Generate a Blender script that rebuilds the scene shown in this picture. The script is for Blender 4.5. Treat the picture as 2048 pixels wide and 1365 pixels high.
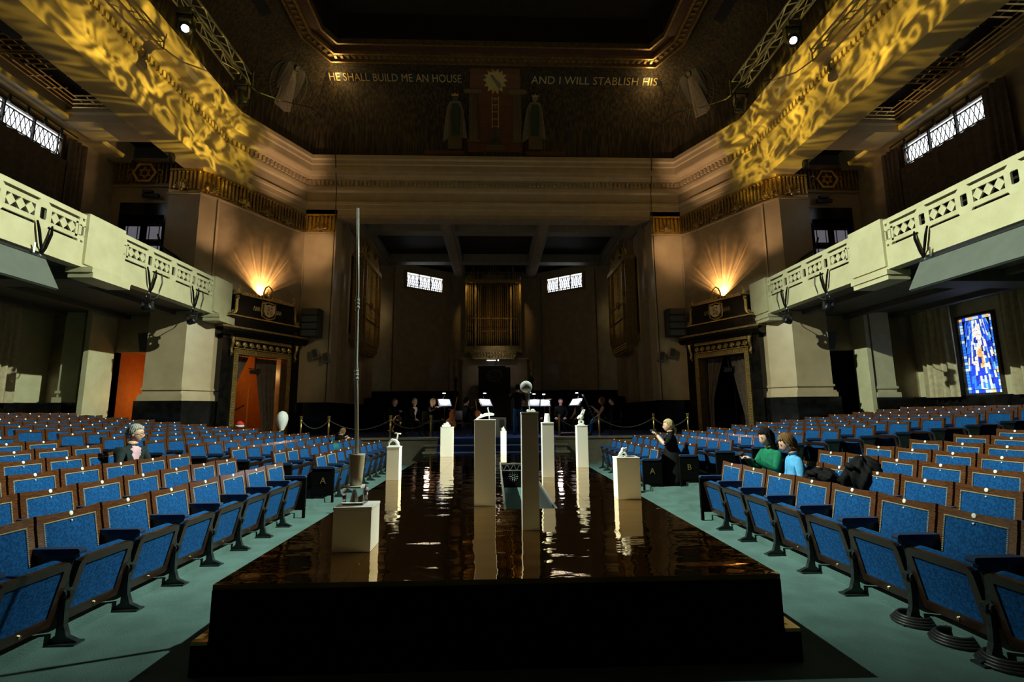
import bpy, math, random
from mathutils import Vector, Matrix, Quaternion
PI=math.pi; R=math.radians
rnd=random.Random(7)
S=bpy.context.scene; C=S.collection
for _o in list(bpy.data.objects): bpy.data.objects.remove(_o)

# ---------------------------------------------------------------- camera
cam=bpy.data.cameras.new('camera'); cam.sensor_width=36; cam.lens=980/2048*36; cam.clip_start=.05; cam.clip_end=200
camo=bpy.data.objects.new('camera',cam); C.objects.link(camo); S.camera=camo
_r=Vector((.99938431,-.03429242,-.00741779)); _u=Vector((.0022707,-.14775998,.98902064)); _f=Vector((.03501196,.98842856,.14759114))
_m=Matrix((( _r.x,_u.x,-_f.x,-.04),(_r.y,_u.y,-_f.y,0),(_r.z,_u.z,-_f.z,1.48),(0,0,0,1)))
camo.matrix_world=_m
# ---------------------------------------------------------------- world, exposure
W=bpy.data.worlds.new('world'); S.world=W; W.use_nodes=True
W.node_tree.nodes['Background'].inputs[0].default_value=(.002,.0018,.0015,1); W.node_tree.nodes['Background'].inputs[1].default_value=1.0
S.view_settings.view_transform='Standard'; S.view_settings.look='None'; S.view_settings.exposure=0; S.view_settings.gamma=1
S.view_settings.use_curve_mapping=False
# ---------------------------------------------------------------- lights
def light(name,kind,loc,power,color,target=None,size=.1,angle=60,blend=.3,sx=None,sy=None):
    l=bpy.data.lights.new(name,kind); l.energy=power; l.color=color
    if kind=='AREA':
        l.shape='RECTANGLE'; l.size=sx; l.size_y=sy
    else: l.shadow_soft_size=size
    if kind=='SPOT': l.spot_size=R(angle); l.spot_blend=blend
    o=bpy.data.objects.new(name,l); C.objects.link(o); o.location=loc
    if target is not None:
        o.rotation_euler=(Vector(target)-Vector(loc)).to_track_quat('-Z','Y').to_euler()
    return o
def gobo(o,color,strength,x0,x1,y0,y1,scale=9,floor_=.12,mode=0,sx=.05,sy=.02):
    """framing shutters plus a rippled glass gobo inside the projector"""
    l=o.data; l.use_nodes=True; nt=l.node_tree; n=nt.nodes; k=nt.links
    em=n['Emission']; tc=n.new('ShaderNodeTexCoord'); sp=n.new('ShaderNodeSeparateXYZ'); k.new(tc.outputs['Normal'],sp.inputs[0])
    def M(op,a,b=None,c=None):
        q=n.new('ShaderNodeMath'); q.operation=op
        for i,v in enumerate((a,b,c)):
            if v is None: continue
            if isinstance(v,(int,float)): q.inputs[i].default_value=v
            else: k.new(v,q.inputs[i])
        return q.outputs[0]
    az=M('ABSOLUTE',sp.outputs[2]); gx=M('DIVIDE',sp.outputs[0],az); gy=M('DIVIDE',sp.outputs[1],az)
    def band(v,a,b,s):
        p=n.new('ShaderNodeMapRange'); p.interpolation_type='SMOOTHSTEP'; k.new(v,p.inputs[0]); p.inputs[1].default_value=a-s; p.inputs[2].default_value=a+s
        q=n.new('ShaderNodeMapRange'); q.interpolation_type='SMOOTHSTEP'; k.new(v,q.inputs[0]); q.inputs[1].default_value=b-s; q.inputs[2].default_value=b+s; q.inputs[3].default_value=1; q.inputs[4].default_value=0
        return M('MULTIPLY',p.outputs[0],q.outputs[0])
    mask=M('MULTIPLY',band(gx,x0,x1,sx),band(gy,y0,y1,sy))
    cb=n.new('ShaderNodeCombineXYZ'); k.new(gx,cb.inputs[0]); k.new(gy,cb.inputs[1])
    if mode==0:
        no=n.new('ShaderNodeTexNoise'); no.inputs['Scale'].default_value=scale; no.inputs['Detail'].default_value=2.5; no.inputs['Distortion'].default_value=1.6
        k.new(cb.outputs[0],no.inputs['Vector'])
        rid=M('SUBTRACT',1,M('MULTIPLY',M('ABSOLUTE',M('SUBTRACT',no.outputs[0],.5)),9))
        rid=M('POWER',M('MAXIMUM',rid,0),1.6)
        n2=n.new('ShaderNodeTexNoise'); n2.inputs['Scale'].default_value=scale*.7; n2.inputs['Detail'].default_value=1; k.new(cb.outputs[0],n2.inputs['Vector'])
        pat=M('ADD',M('MULTIPLY',rid,M('MAXIMUM',M('SUBTRACT',M('MULTIPLY',n2.outputs[0],3.2),.9),0)),floor_)
        mask=M('MULTIPLY',mask,pat)
    k.new(M('MULTIPLY',mask,strength),em.inputs['Strength']); em.inputs['Color'].default_value=(*color,1)
def gobo_rays(o,color):
    """light leaving a lamp bowl through a pierced fan-shaped crest: a sheaf of rays"""
    l=o.data; l.use_nodes=True; nt=l.node_tree; n=nt.nodes; k=nt.links
    em=n['Emission']; tc=n.new('ShaderNodeTexCoord'); sp=n.new('ShaderNodeSeparateXYZ'); k.new(tc.outputs['Normal'],sp.inputs[0])
    def M(op,a,b=None):
        q=n.new('ShaderNodeMath'); q.operation=op
        for i,v in enumerate((a,b)):
            if v is None: continue
            if isinstance(v,(int,float)): q.inputs[i].default_value=v
            else: k.new(v,q.inputs[i])
        return q.outputs[0]
    an=M('ARCTAN2',sp.outputs[0],sp.outputs[1]); no=n.new('ShaderNodeTexNoise'); no.noise_dimensions='1D'; no.inputs['Scale'].default_value=13; no.inputs['Detail'].default_value=2; k.new(an,no.inputs['W'])
    p=M('POWER',M('MAXIMUM',M('SUBTRACT',M('MULTIPLY',no.outputs[0],2.6),.55),0),2)
    f=n.new('ShaderNodeMapRange'); f.interpolation_type='SMOOTHSTEP'; k.new(M('ABSOLUTE',an),f.inputs[0]); f.inputs[1].default_value=.45; f.inputs[2].default_value=1.15; f.inputs[3].default_value=1; f.inputs[4].default_value=0
    k.new(M('MULTIPLY',M('ADD',M('MULTIPLY',p,.8),.25),f.outputs[0]),em.inputs['Strength']); em.inputs['Color'].default_value=(*color,1)
# moving heads on the two trusses wash the opposite side of the hall
for s in (-1,1):
    kw=light('truss_wash_light','SPOT',(6.5*s,6.9,10.45),17000,(.93,1,.90),(-6.6*s,8.2,1.2),.06,92,.35)
    gobo(kw,(.92,1,.90),1,*((-.31,.47) if s>0 else (-.47,.31)),-.405,.385,mode=1,sx=.14,sy=.02)
    g=light('pattern_light','SPOT',(9.0*s,13.5,4.3),34000,(1,.83,.22),(-9.6*s,11.0,10.9),.05,60,.1)
    gobo(g,(1,.87,.38),1,*((-.30,.33) if s>0 else (-.33,.30)),-.060,.10,scale=21,floor_=.05)
    # portal lamps wash the canted walls; an added unseen spot does the cornice
    light('cornice_fill_light','SPOT',(6.6*s,16.0,5.4),1150,(1,.64,.38),(8.25*s,18.7,11.75),.1,27,.8)
    nx,ny=.8913*(-s),-.4535
    bl=light('portal_burst_light','SPOT',(8.915*s+nx*.26,18.4+ny*.26,5.98),520,(1,.74,.44),(8.915*s-nx*.1,18.4-ny*.1,5.98),.012,172,.1); gobo_rays(bl,(1,.74,.44)); light('portal_wash_light','SPOT',(8.915*s+nx*.7,18.4+ny*.7,6.2),40,(1,.62,.36),(8.915*s+nx*1.0,18.4+ny*1.0,9),.05,160,.4)
    light('portal_fill_light','SPOT',(-2.5*s,11.0,8.6),720,(1,.80,.45),(8.5*s,18.2,3.6),.05,23,.6)  # added spot to bring up the portal gilding, no lamp hangs there
    light('cove_corner_light','POINT',(6.52*s,18.36,15.08),24,(1,.64,.24),None,.04)
    light('pilaster_fill_light','SPOT',(6.3*s,17.6,8.9),170,(1,.64,.36),(7.6*s,20.1,8.4),.1,46,.9)  # added spot, carries the portal lamp's glow onto the pilaster
for s in (-1,1): light('pier_fill_light','SPOT',(7.5*s,16.35,6.2),210,(1,.64,.38),(9.95*s,16.5,8.3),.1,46,.9)  # added spots brightening the pier corners, no fitting there
light('organ_light','SPOT',(-1.5,27.6,9.9),80,(1,.66,.22),(-1.5,28.8,8.6),.05,40,.8)
light('organ_light','SPOT',(1.3,27.6,9.9),80,(1,.66,.22),(1.3,28.8,8.6),.05,40,.8)
light('organ_light','SPOT',(0,22.5,6.0),160,(1,.62,.22),(-.1,29,7.0),.2,30,.9)
light('side_organ_light','SPOT',(2.0,21.0,9.2),220,(1,.70,.25),(-6.3,24.3,7.2),.05,40,.8)
light('side_organ_light','SPOT',(-2.0,21.0,9.2),120,(1,.70,.25),(6.3,24.3,7.2),.05,40,.8)
light('desk_light','SPOT',(0,25.5,6.3),40,(1,.95,.9),(0,29,3.6),.1,60,.8)
light('hall_fill_light','POINT',(0,1.0,9.0),22,(1,.72,.42),None,.8)  # added dim warm fill for the whole hall, not a real lamp
light('corridor_lamp','POINT',(-10.5,19.3,3.2),48,(1,.60,.20),None,.15)
light('side_door_lamp','POINT',(-11.85,18.2,2.2),12,(1,.60,.20),None,.15)

# ---------------------------------------------------------------- materials
def mat(name,col,rough=.5,metal=0,col2=None,nscale=6,bump=0,bscale=40,emit=None,estr=0,stretch=(1,1,1),coat=0,trans=0,lo=.35,hi=.65,spec=None):
    m=bpy.data.materials.new(name); m.use_nodes=True; nt=m.node_tree; n=nt.nodes; k=nt.links; b=n['Principled BSDF']
    b.inputs['Base Color'].default_value=(*col,1); b.inputs['Roughness'].default_value=rough; b.inputs['Metallic'].default_value=metal
    if coat: b.inputs['Coat Weight'].default_value=coat; b.inputs['Coat Roughness'].default_value=.15
    if trans: b.inputs['Transmission Weight'].default_value=trans
    if spec is not None: b.inputs['Specular IOR Level'].default_value=spec
    if emit: b.inputs['Emission Color'].default_value=(*emit,1); b.inputs['Emission Strength'].default_value=estr
    tc=mp=None
    if col2 or bump:
        tc=n.new('ShaderNodeTexCoord'); mp=n.new('ShaderNodeMapping'); mp.inputs['Scale'].default_value=stretch; k.new(tc.outputs['Object'],mp.inputs[0])
    if col2:
        no=n.new('ShaderNodeTexNoise'); no.inputs['Scale'].default_value=nscale; no.inputs['Detail'].default_value=5; k.new(mp.outputs[0],no.inputs['Vector'])
        cr=n.new('ShaderNodeValToRGB'); cr.color_ramp.elements[0].color=(*col,1); cr.color_ramp.elements[1].color=(*col2,1)
        cr.color_ramp.elements[0].position=lo; cr.color_ramp.elements[1].position=hi
        k.new(no.outputs[0],cr.inputs[0]); k.new(cr.outputs[0],b.inputs['Base Color'])
    if bump:
        n2=n.new('ShaderNodeTexNoise'); n2.inputs['Scale'].default_value=bscale; n2.inputs['Detail'].default_value=3; k.new(mp.outputs[0],n2.inputs['Vector'])
        bp=n.new('ShaderNodeBump'); bp.inputs['Strength'].default_value=bump; bp.inputs['Distance'].default_value=.02
        k.new(n2.outputs[0],bp.inputs['Height']); k.new(bp.outputs[0],b.inputs['Normal'])
    return m
M={}
M['stone']=mat('stone',(.46,.35,.21),.32,0,(.55,.43,.27),2.2,.02,14,lo=.3,hi=.7)
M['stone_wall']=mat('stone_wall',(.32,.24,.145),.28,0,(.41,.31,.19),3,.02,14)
M['cream']=mat('cream_stone',(.50,.45,.27),.42,0,(.57,.52,.33),3,.02,30)
M['parapet_stone']=mat('parapet_stone',(.15,.125,.085),.5,0,(.19,.16,.11),4)
M['soffit']=mat('shaded_soffit',(.085,.072,.058),.6,0,(.11,.095,.075),4)  # shade below the balcony put into the soffit colour
M['black']=mat('black_marble',(.004,.004,.004),.14,0,(.010,.009,.008),5,spec=.35)
M['gold']=mat('gilding',(.72,.50,.18),.33,.85,(.52,.35,.11),8,.25,30)
M['dgold']=mat('aged_gilding',(.44,.31,.12),.42,.7,(.26,.18,.07),9,.35,30)
M['bronze']=mat('bronze',(.12,.085,.05),.4,.7,(.06,.045,.03),10,.2,40)
M['carpet']=mat('carpet',(.052,.106,.098),.95,0,(.076,.150,.140),3.2,.5,160)
M['blue_carpet']=mat('blue_carpet',(.01,.045,.22),.9,0,(.015,.06,.28),5,.4,120)
M['wood']=mat('polished_mahogany',(.050,.016,.006),.22,0,(.105,.037,.012),22,.05,30,stretch=(1,1,6),coat=1.0)
M['dwood']=mat('dark_wood',(.016,.007,.004),.3,0,(.032,.013,.007),12,.05,30,stretch=(1,1,6),coat=.3)
M['iron']=mat('painted_iron',(.012,.018,.018),.35,.3,(.03,.04,.04),20,.2,60)
M['brass']=mat('brass',(.85,.68,.36),.22,1)
M['nails']=mat('brass_nails',(.80,.70,.45),.35,.35)
M['stan']=mat('stanchion_brass',(.62,.42,.14),.3,1)
M['disc']=mat('ivory_disc',(.95,.93,.85),.25,0)
M['screenp']=mat('grey_panel',(.11,.125,.105),.75,0,(.125,.14,.12),4)
M['plastic']=mat('black_plastic',(.012,.012,.013),.45)
M['skirt']=mat('black_cloth_skirt',(.004,.004,.004),.95,spec=.05)
M['dgrey']=mat('dark_grey_metal',(.05,.05,.052),.4,.5)
M['alu']=mat('aluminium',(.55,.55,.55),.35,1)
M['pole']=mat('brushed_pole',(.62,.60,.56),.4,.25)
M['white']=mat('white_paint',(.74,.73,.71),.55)
M['plaster']=mat('white_plaster',(.82,.82,.80),.6,0,(.74,.74,.72),20,.1,60)
M['raw_wood']=mat('pale_wood',(.62,.52,.38),.5,0,(.50,.40,.28),9,.1,30,stretch=(3,3,.4))
M['curtain']=mat('beige_curtain',(.50,.42,.26),.8,0,(.40,.33,.20),8,.2,60)
M['dcurtain']=mat('brown_curtain',(.14,.10,.07),.85,0,(.09,.065,.045),8,.2,60)
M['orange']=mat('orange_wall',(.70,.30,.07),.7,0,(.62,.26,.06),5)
M['skin']=mat('skin',(.62,.38,.28),.5,0,(.55,.32,.23),12)
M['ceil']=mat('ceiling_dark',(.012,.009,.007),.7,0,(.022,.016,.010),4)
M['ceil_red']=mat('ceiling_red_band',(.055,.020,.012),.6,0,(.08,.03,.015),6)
M['beam']=mat('beam_plaster',(.22,.19,.15),.6,0,(.27,.23,.18),4)
M['bench']=mat('dark_bench_cloth',(.016,.014,.011),.9,spec=.1)
M['rope']=mat('dark_rope',(.05,.05,.045),.8)
M['daywin']=mat('daylit_glass',(.9,.95,1),.4,emit=(.93,.97,1.0),estr=1.9)
M['milk']=mat('milky_glass',(.55,.55,.60),.25,emit=(.62,.60,.72),estr=.16)
M['lead']=mat('lead_came',(.02,.02,.02),.5)
M['lens']=mat('lit_lens',(.8,.9,1),.3,emit=(.72,.84,1),estr=60)
M['warm_lens']=mat('lit_warm_lens',(1,.8,.5),.3,emit=(1,.72,.36),estr=25)
M['paper']=mat('sheet_music',(.85,.86,.9),.7)
M['ledlamp']=mat('stand_lamp_led',(.9,.92,1),.4,emit=(.85,.88,1),estr=6)
def fabric(name,c1,c2):
    m=mat(name,c1,.85,0,c2,55,.6,210,lo=.42,hi=.6); m.node_tree.nodes['Principled BSDF'].inputs['Specular IOR Level'].default_value=.15
    return m
M['blue']=fabric('blue_moquette',(.003,.047,.165),(.007,.090,.285))
M['velvet']=mat('blue_velvet',(.004,.022,.075),.9,0,(.006,.035,.11),20)
# mirror film on the stage
def film():
    m=bpy.data.materials.new('gold_mirror_film'); m.use_nodes=True; nt=m.node_tree; n=nt.nodes; k=nt.links; b=n['Principled BSDF']
    b.inputs['Base Color'].default_value=(.62,.40,.17,1); b.inputs['Metallic'].default_value=1; b.inputs['Roughness'].default_value=.035
    tc=n.new('ShaderNodeTexCoord'); mp=n.new('ShaderNodeMapping'); mp.inputs['Scale'].default_value=(1.1,2.6,1); k.new(tc.outputs['Object'],mp.inputs[0])
    a=n.new('ShaderNodeTexNoise'); a.inputs['Scale'].default_value=3.2; a.inputs['Detail'].default_value=2.5; k.new(mp.outputs[0],a.inputs['Vector'])
    c=n.new('ShaderNodeTexNoise'); c.inputs['Scale'].default_value=.9; c.inputs['Detail'].default_value=1; c.inputs['Distortion'].default_value=.6; k.new(mp.outputs[0],c.inputs['Vector'])
    ad=n.new('ShaderNodeMath'); ad.operation='MULTIPLY_ADD'; k.new(a.outputs[0],ad.inputs[0]); ad.inputs[1].default_value=.22; k.new(c.outputs[0],ad.inputs[2])
    bp=n.new('ShaderNodeBump'); bp.inputs['Strength'].default_value=.13; bp.inputs['Distance'].default_value=.1; k.new(ad.outputs[0],bp.inputs['Height']); k.new(bp.outputs[0],b.inputs['Normal'])
    return m
M['film']=film()
def mosaic():
    m=mat('mosaic',(.012,.010,.006),.5,.3,(.10,.072,.03),1,.5,70,stretch=(14,14,.5),lo=.4,hi=.7)
    return m
M['mosaic']=mosaic()
M['mos_blue']=mat('mosaic_dark_band',(.008,.010,.022),.4,0,(.016,.02,.03),30)
M['mos_gold']=mat('mosaic_gold',(.75,.52,.16),.35,.6,(.6,.4,.12),30)
M['mos_pale']=mat('mosaic_pale',(.24,.21,.16),.6,0,(.16,.135,.10),14,.2,60)
M['mos_grey']=mat('mosaic_grey',(.07,.064,.052),.6,0,(.10,.09,.07),16,.2,60)
M['mos_red']=mat('mosaic_red',(.12,.045,.018),.6,0,(.17,.07,.025),16)
M['mos_brown']=mat('mosaic_brown',(.12,.085,.04),.6,0,(.16,.11,.05),12)
M['mos_green']=mat('mosaic_green',(.03,.05,.03),.6,0,(.04,.07,.04),12)

# ---------------------------------------------------------------- mesh helpers
class MB:
    def __init__(s): s.v=[];s.f=[];s.m=[];s.mi=0
    def add(s,vs,fs):
        o=len(s.v); s.v+=[tuple(v) for v in vs]; s.f+=[tuple(i+o for i in f) for f in fs]; s.m+=[s.mi]*len(fs); return s
    def box(s,x0,x1,y0,y1,z0,z1):
        if x0>x1:x0,x1=x1,x0
        if y0>y1:y0,y1=y1,y0
        if z0>z1:z0,z1=z1,z0
        return s.add([(x0,y0,z0),(x1,y0,z0),(x1,y1,z0),(x0,y1,z0),(x0,y0,z1),(x1,y0,z1),(x1,y1,z1),(x0,y1,z1)],
          [(0,3,2,1),(4,5,6,7),(0,1,5,4),(1,2,6,5),(2,3,7,6),(3,0,4,7)])
    def mbox(s,mx,hx,hy,hz):
        vs=[mx@Vector((a*hx,b*hy,c*hz)) for c in(-1,1) for a,b in((-1,-1),(1,-1),(1,1),(-1,1))]
        return s.add(vs,[(0,3,2,1),(4,5,6,7),(0,1,5,4),(1,2,6,5),(2,3,7,6),(3,0,4,7)])
    def prism(s,poly,axis,a,b):
        n=len(poly)
        f={'x':lambda p,t:(t,p[0],p[1]),'y':lambda p,t:(p[0],t,p[1]),'z':lambda p,t:(p[0],p[1],t)}[axis]
        vs=[f(p,a) for p in poly]+[f(p,b) for p in poly]
        return s.add(vs,[tuple(range(n))[::-1],tuple(range(n,2*n))]+[(i,(i+1)%n,n+(i+1)%n,n+i) for i in range(n)])
    def ring(s,outer,inner,axis,a,b):
        n=len(outer); f={'x':lambda p,t:(t,p[0],p[1]),'y':lambda p,t:(p[0],t,p[1]),'z':lambda p,t:(p[0],p[1],t)}[axis]
        vs=[f(p,a) for p in outer]+[f(p,a) for p in inner]+[f(p,b) for p in outer]+[f(p,b) for p in inner]; fs=[]
        for i in range(n):
            j=(i+1)%n
            fs+=[(i,j,n+j,n+i),(2*n+i,3*n+i,3*n+j,2*n+j),(i,2*n+i,2*n+j,j),(n+i,n+j,3*n+j,3*n+i)]
        return s.add(vs,fs)
    def tube(s,pts,r,n=8,cap=True):
        pts=[Vector(p) for p in pts]; rs=r if isinstance(r,(list,tuple)) else [r]*len(pts); vs=[]
        ref=None
        for i,p in enumerate(pts):
            t=(pts[min(i+1,len(pts)-1)]-pts[max(i-1,0)]).normalized()
            if ref is None: ref=Vector((0,0,1)) if abs(t.z)<.9 else Vector((1,0,0))
            a=(ref-t*ref.dot(t)).normalized(); ref=a; b=t.cross(a)
            vs+=[p+(a*math.cos(2*PI*k/n)+b*math.sin(2*PI*k/n))*rs[i] for k in range(n)]
        fs=[(i*n+k,i*n+(k+1)%n,(i+1)*n+(k+1)%n,(i+1)*n+k) for i in range(len(pts)-1) for k in range(n)]
        if cap: fs+=[tuple(range(n))[::-1],tuple(range((len(pts)-1)*n,len(pts)*n))]
        return s.add(vs,fs)
    def lathe(s,prof,n=14,c=(0,0,0),mx=None):
        vs=[(c[0]+r*math.cos(2*PI*k/n),c[1]+r*math.sin(2*PI*k/n),c[2]+z) for r,z in prof for k in range(n)]
        if mx: vs=[mx@Vector(v) for v in vs]
        L=len(prof)
        fs=[(i*n+k,i*n+(k+1)%n,(i+1)*n+(k+1)%n,(i+1)*n+k) for i in range(L-1) for k in range(n)]
        fs+=[tuple(range(n))[::-1],tuple(range((L-1)*n,L*n))]
        return s.add(vs,fs)
    def ball(s,c,r,n=10,m=7):
        rx,ry,rz=r if isinstance(r,(list,tuple)) else (r,r,r)
        vs=[(c[0]+rx*math.sin(PI*i/m)*math.cos(2*PI*k/n),c[1]+ry*math.sin(PI*i/m)*math.sin(2*PI*k/n),c[2]+rz*math.cos(PI*i/m)) for i in range(1,m) for k in range(n)]
        fs=[(i*n+k,(i+1)*n+k,(i+1)*n+(k+1)%n,i*n+(k+1)%n) for i in range(m-2) for k in range(n)]
        o=len(vs); vs+=[(c[0],c[1],c[2]+rz),(c[0],c[1],c[2]-rz)]
        fs+=[(o,k,(k+1)%n) for k in range(n)]+[(o+1,(m-2)*n+(k+1)%n,(m-2)*n+k) for k in range(n)]
        return s.add(vs,fs)
    def xf(s,fn): s.v=[tuple(fn(Vector(v))) for v in s.v]; return s
    def mesh(s,name,mats,smooth=False):
        me=bpy.data.meshes.new(name); me.from_pydata(s.v,[],s.f)
        for m in (mats if isinstance(mats,(list,tuple)) else [mats]): me.materials.append(M[m] if isinstance(m,str) else m)
        me.polygons.foreach_set('material_index',s.m)
        if smooth: me.polygons.foreach_set('use_smooth',[True]*len(s.f))
        me.update(); return me
    def build(s,name,mats,parent=None,loc=None,smooth=False):
        return ob(name,s.mesh(name,mats,smooth),parent,loc)
def ob(name,me,parent=None,loc=None,rot=None):
    o=bpy.data.objects.new(name,me); C.objects.link(o)
    if parent is not None: o.parent=parent
    if loc is not None: o.location=loc
    if rot is not None: o.rotation_euler=rot
    return o
def tag(o,label=None,cat=None,group=None,kind=None):
    for k,v in (('label',label),('category',cat),('group',group),('kind',kind)):
        if v: o[k]=v
    return o
def thing(name,label,cat,loc=(0,0,0),rz=0,group=None):
    o=bpy.data.objects.new(name,None); C.objects.link(o); o.location=loc; o.rotation_euler=(0,0,rz); o.empty_display_size=.1
    return tag(o,label,cat,group)
def struct(name,loc=(0,0,0),rz=0):
    o=bpy.data.objects.new(name,None); C.objects.link(o); o.location=loc; o.rotation_euler=(0,0,rz); o['kind']='structure'; return o
def st(o): o['kind']='structure'; return o
def stuff(o): o['kind']='stuff'; return o
def soft(o,w=.006,seg=2):
    b=o.modifiers.new('bevel','BEVEL'); b.width=w; b.segments=seg; b.limit_method='ANGLE'; return o
def rrect(x0,x1,y0,y1,r,n=3):
    rs=r if isinstance(r,(list,tuple)) else [r]*4; P=[]
    for (cx,cy,a0),q in zip(((x1,y0,-PI/2),(x1,y1,0),(x0,y1,PI/2),(x0,y0,PI)),rs):
        sx=-1 if cx==x1 else 1; sy=1 if cy==y0 else -1
        ox,oy=cx+sx*q,cy+sy*q
        for i in range(n+1):
            a=a0+PI/2*i/n; P.append((ox+q*math.cos(a),oy+q*math.sin(a)))
    return P
def text_mesh(txt,size,depth,mt,spacing=1.0,align='CENTER'):
    cu=bpy.data.curves.new('lettering','FONT'); cu.body=txt; cu.size=size; cu.extrude=depth; cu.align_x=align; cu.align_y='CENTER'; cu.space_character=spacing
    cu.resolution_u=3
    t=bpy.data.objects.new('tmp',cu); C.objects.link(t); bpy.context.view_layer.update()
    me=bpy.data.meshes.new_from_object(t.evaluated_get(bpy.context.evaluated_depsgraph_get())); bpy.data.objects.remove(t); bpy.data.curves.remove(cu)
    me.materials.clear(); me.materials.append(M[mt]); me.name='lettering'; return me
def lr(s): return 'left' if s<0 else 'right'
# ================================================================ THE SETTING
PITCH=.567; ROW=.73; RISE=.0665; NROW=13
st(MB().box(-2.98,2.98,-8,15.2,-.12,0).build('floor','carpet'))
for s in (-1,1):
    for k in range(NROW):
        x0=2.98+ROW*k; x1=x0+ROW+.01 if k<NROW-1 else 15.0
        st(MB().box(s*x0,s*x1,-8,14.75,-.12,RISE*(k+1)).build('floor_tier','carpet'))
    st(MB().box(s*2.98,s*15.0,14.75,15.2,-.12,.0).build('floor','carpet'))
    st(MB().box(s*8.2,s*15.0,15.2,16.9,-.12,.72).build('floor','carpet'))
# platform in front of the chancel with its steps
dais=struct('floor_dais')
MB().box(-8.2,8.2,15.45,30,-.12,.75).build('platform','blue_carpet',dais)
for i in range(3):
    MB().box(-1.8,1.8,14.55+.3*i,15.46,0,.19*(i+1)).build('step','blue_carpet',dais,loc=(0,0,0))
    MB().box(-1.8,1.8,14.535+.3*i,14.552+.3*i,.19*(i+1)-.03,.19*(i+1)+.004).build('nosing','alu',dais)
for s in (-1,1):
    o=MB().box(s*1.8,s*8.2,15.15,15.45,0,.74).build('parapet','parapet_stone',dais)
    MB().box(s*1.78,s*8.2,15.11,15.49,.74,.79).build('coping','parapet_stone',dais)
    MB().box(s*1.8,s*2.1,14.85,15.15,0,.55).box(s*1.76,s*2.14,14.8,15.15,.55,.6).build('newel','parapet_stone',dais)
    MB().box(s*1.8,s*2.1,14.55,14.85,0,.36).box(s*1.76,s*2.14,14.5,14.85,.36,.41).build('newel','parapet_stone',dais)
st(MB().box(-13.6,13.6,-8.3,-8,-.12,14).build('wall_rear','stone_wall'))

# main entablature swept round the hall
PATH=[(-9.78,-8),(-9.78,16.7),(-8.05,20.1),(8.05,20.1),(9.78,16.7),(9.78,-8)]
def offs(path,o):
    """offset towards the hall (right-hand side of travel is inside)"""
    P=[Vector(p) for p in path]; out=[]
    def nrm(a,b): d=(b-a).normalized(); return Vector((d.y,-d.x))
    for i,p in enumerate(P):
        if i==0: out.append(p+nrm(P[0],P[1])*o)
        elif i==len(P)-1: out.append(p+nrm(P[-2],P[-1])*o)
        else:
            n1,n2=nrm(P[i-1],p),nrm(p,P[i+1]); b=(n1+n2).normalized(); out.append(p+b*(o/b.dot(n1)))
    return out
def sweep(name,prof,m,parent=None,path=PATH,smooth=False,close=True):
    mb=MB(); rings=[offs(path,o) for o,z in prof]; n=len(path); L=len(prof)
    vs=[(rings[j][i].x,rings[j][i].y,prof[j][1]) for j in range(L) for i in range(n)]
    fs=[]
    for j in range(L if close else L-1):
        k=(j+1)%L
        fs+=[(j*n+i,k*n+i,k*n+i+1,j*n+i+1) for i in range(n-1)]
    mb.add(vs,fs); return mb.build(name,m,parent,smooth=smooth)
ent=struct('trim_1')
sweep('architrave',[(-.95,9.95),(0,9.95),(0,10.17),(.025,10.19),(.025,10.38),(.07,10.40),(.09,10.50),(.02,10.52),(-.95,10.52)],'stone',ent)
sweep('frieze',[(-.95,10.52),(.02,10.52),(.02,10.93),(-.95,10.93)],'stone',ent)
sweep('bed_mould',[(-.9,10.93),(.03,10.93),(.10,11.0),(.13,11.1),(.13,11.18),(.10,11.2),(.10,11.42),(.20,11.46),(.24,11.56),(.30,11.60),(-.9,11.6)],'stone',ent)
sweep('corona',[(-.9,11.6),(.52,11.6),(.54,11.66),(.54,11.92),(.58,11.96),(.60,12.1),(.66,12.16),(.66,12.32),(.4,12.36),(-.9,12.36)],'stone',ent)
# dentils, one run per side of the hall
def along(path,o,step,skip=0):
    P=offs(path,o)
    for a,b in zip(P,P[1:]):
        L=(b-a).length; d=(b-a)/L; n=int(L/step); yield [(a+d*(i+.5)*L/n,math.atan2(d.y,d.x)) for i in range(n)]
for run in along(PATH,.15,.175):
    mb=MB()
    for p,a in run: mb.mbox(Matrix.Translation((p.x,p.y,11.31))@Matrix.Rotation(a,4,'Z'),.05,.05,.085)
    stuff(mb.build('dentils','stone',ent))
# ---- cove, ceiling border and sunk panel
cove_bot=offs(PATH,.45)
cove_top=[Vector((-7.3,-8)),Vector((-7.3,16.75)),Vector((-6.6,18.05)),Vector((6.6,18.05)),Vector((7.3,16.75)),Vector((7.3,-8))]
def cove_pt(i,u,t,lift=0):
    """point on cove segment i (0 left,1 left cant,2 far,3 right cant,4 right), u along, t up"""
    s=1-math.cos(t*PI/2); g=math.sin(t*PI/2)
    a=cove_bot[i].lerp(cove_top[i],s); b=cove_bot[i+1].lerp(cove_top[i+1],s); p=a.lerp(b,u)
    v=Vector((p.x,p.y,12.36+3.24*g))
    if lift:
        e=.01; du=cove_pt(i,u+e,t)-v; dt=cove_pt(i,u,min(t+e,1.0))-cove_pt(i,u,min(t,1-1e-3)); n=dt.cross(du).normalized(); v=v+n*lift*(1 if n.z<0 else -1)
    return v
mb=MB(); NT=14
for i in range(5):
    nu=12
    vs=[cove_pt(i,u/nu,t/NT) for t in range(NT+1) for u in range(nu+1)]
    mb.add(vs,[(t*(nu+1)+u,t*(nu+1)+u+1,(t+1)*(nu+1)+u+1,(t+1)*(nu+1)+u) for t in range(NT) for u in range(nu)])
st(mb.build('ceiling_cove','mosaic',smooth=True))
bord=struct('ceiling')
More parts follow.
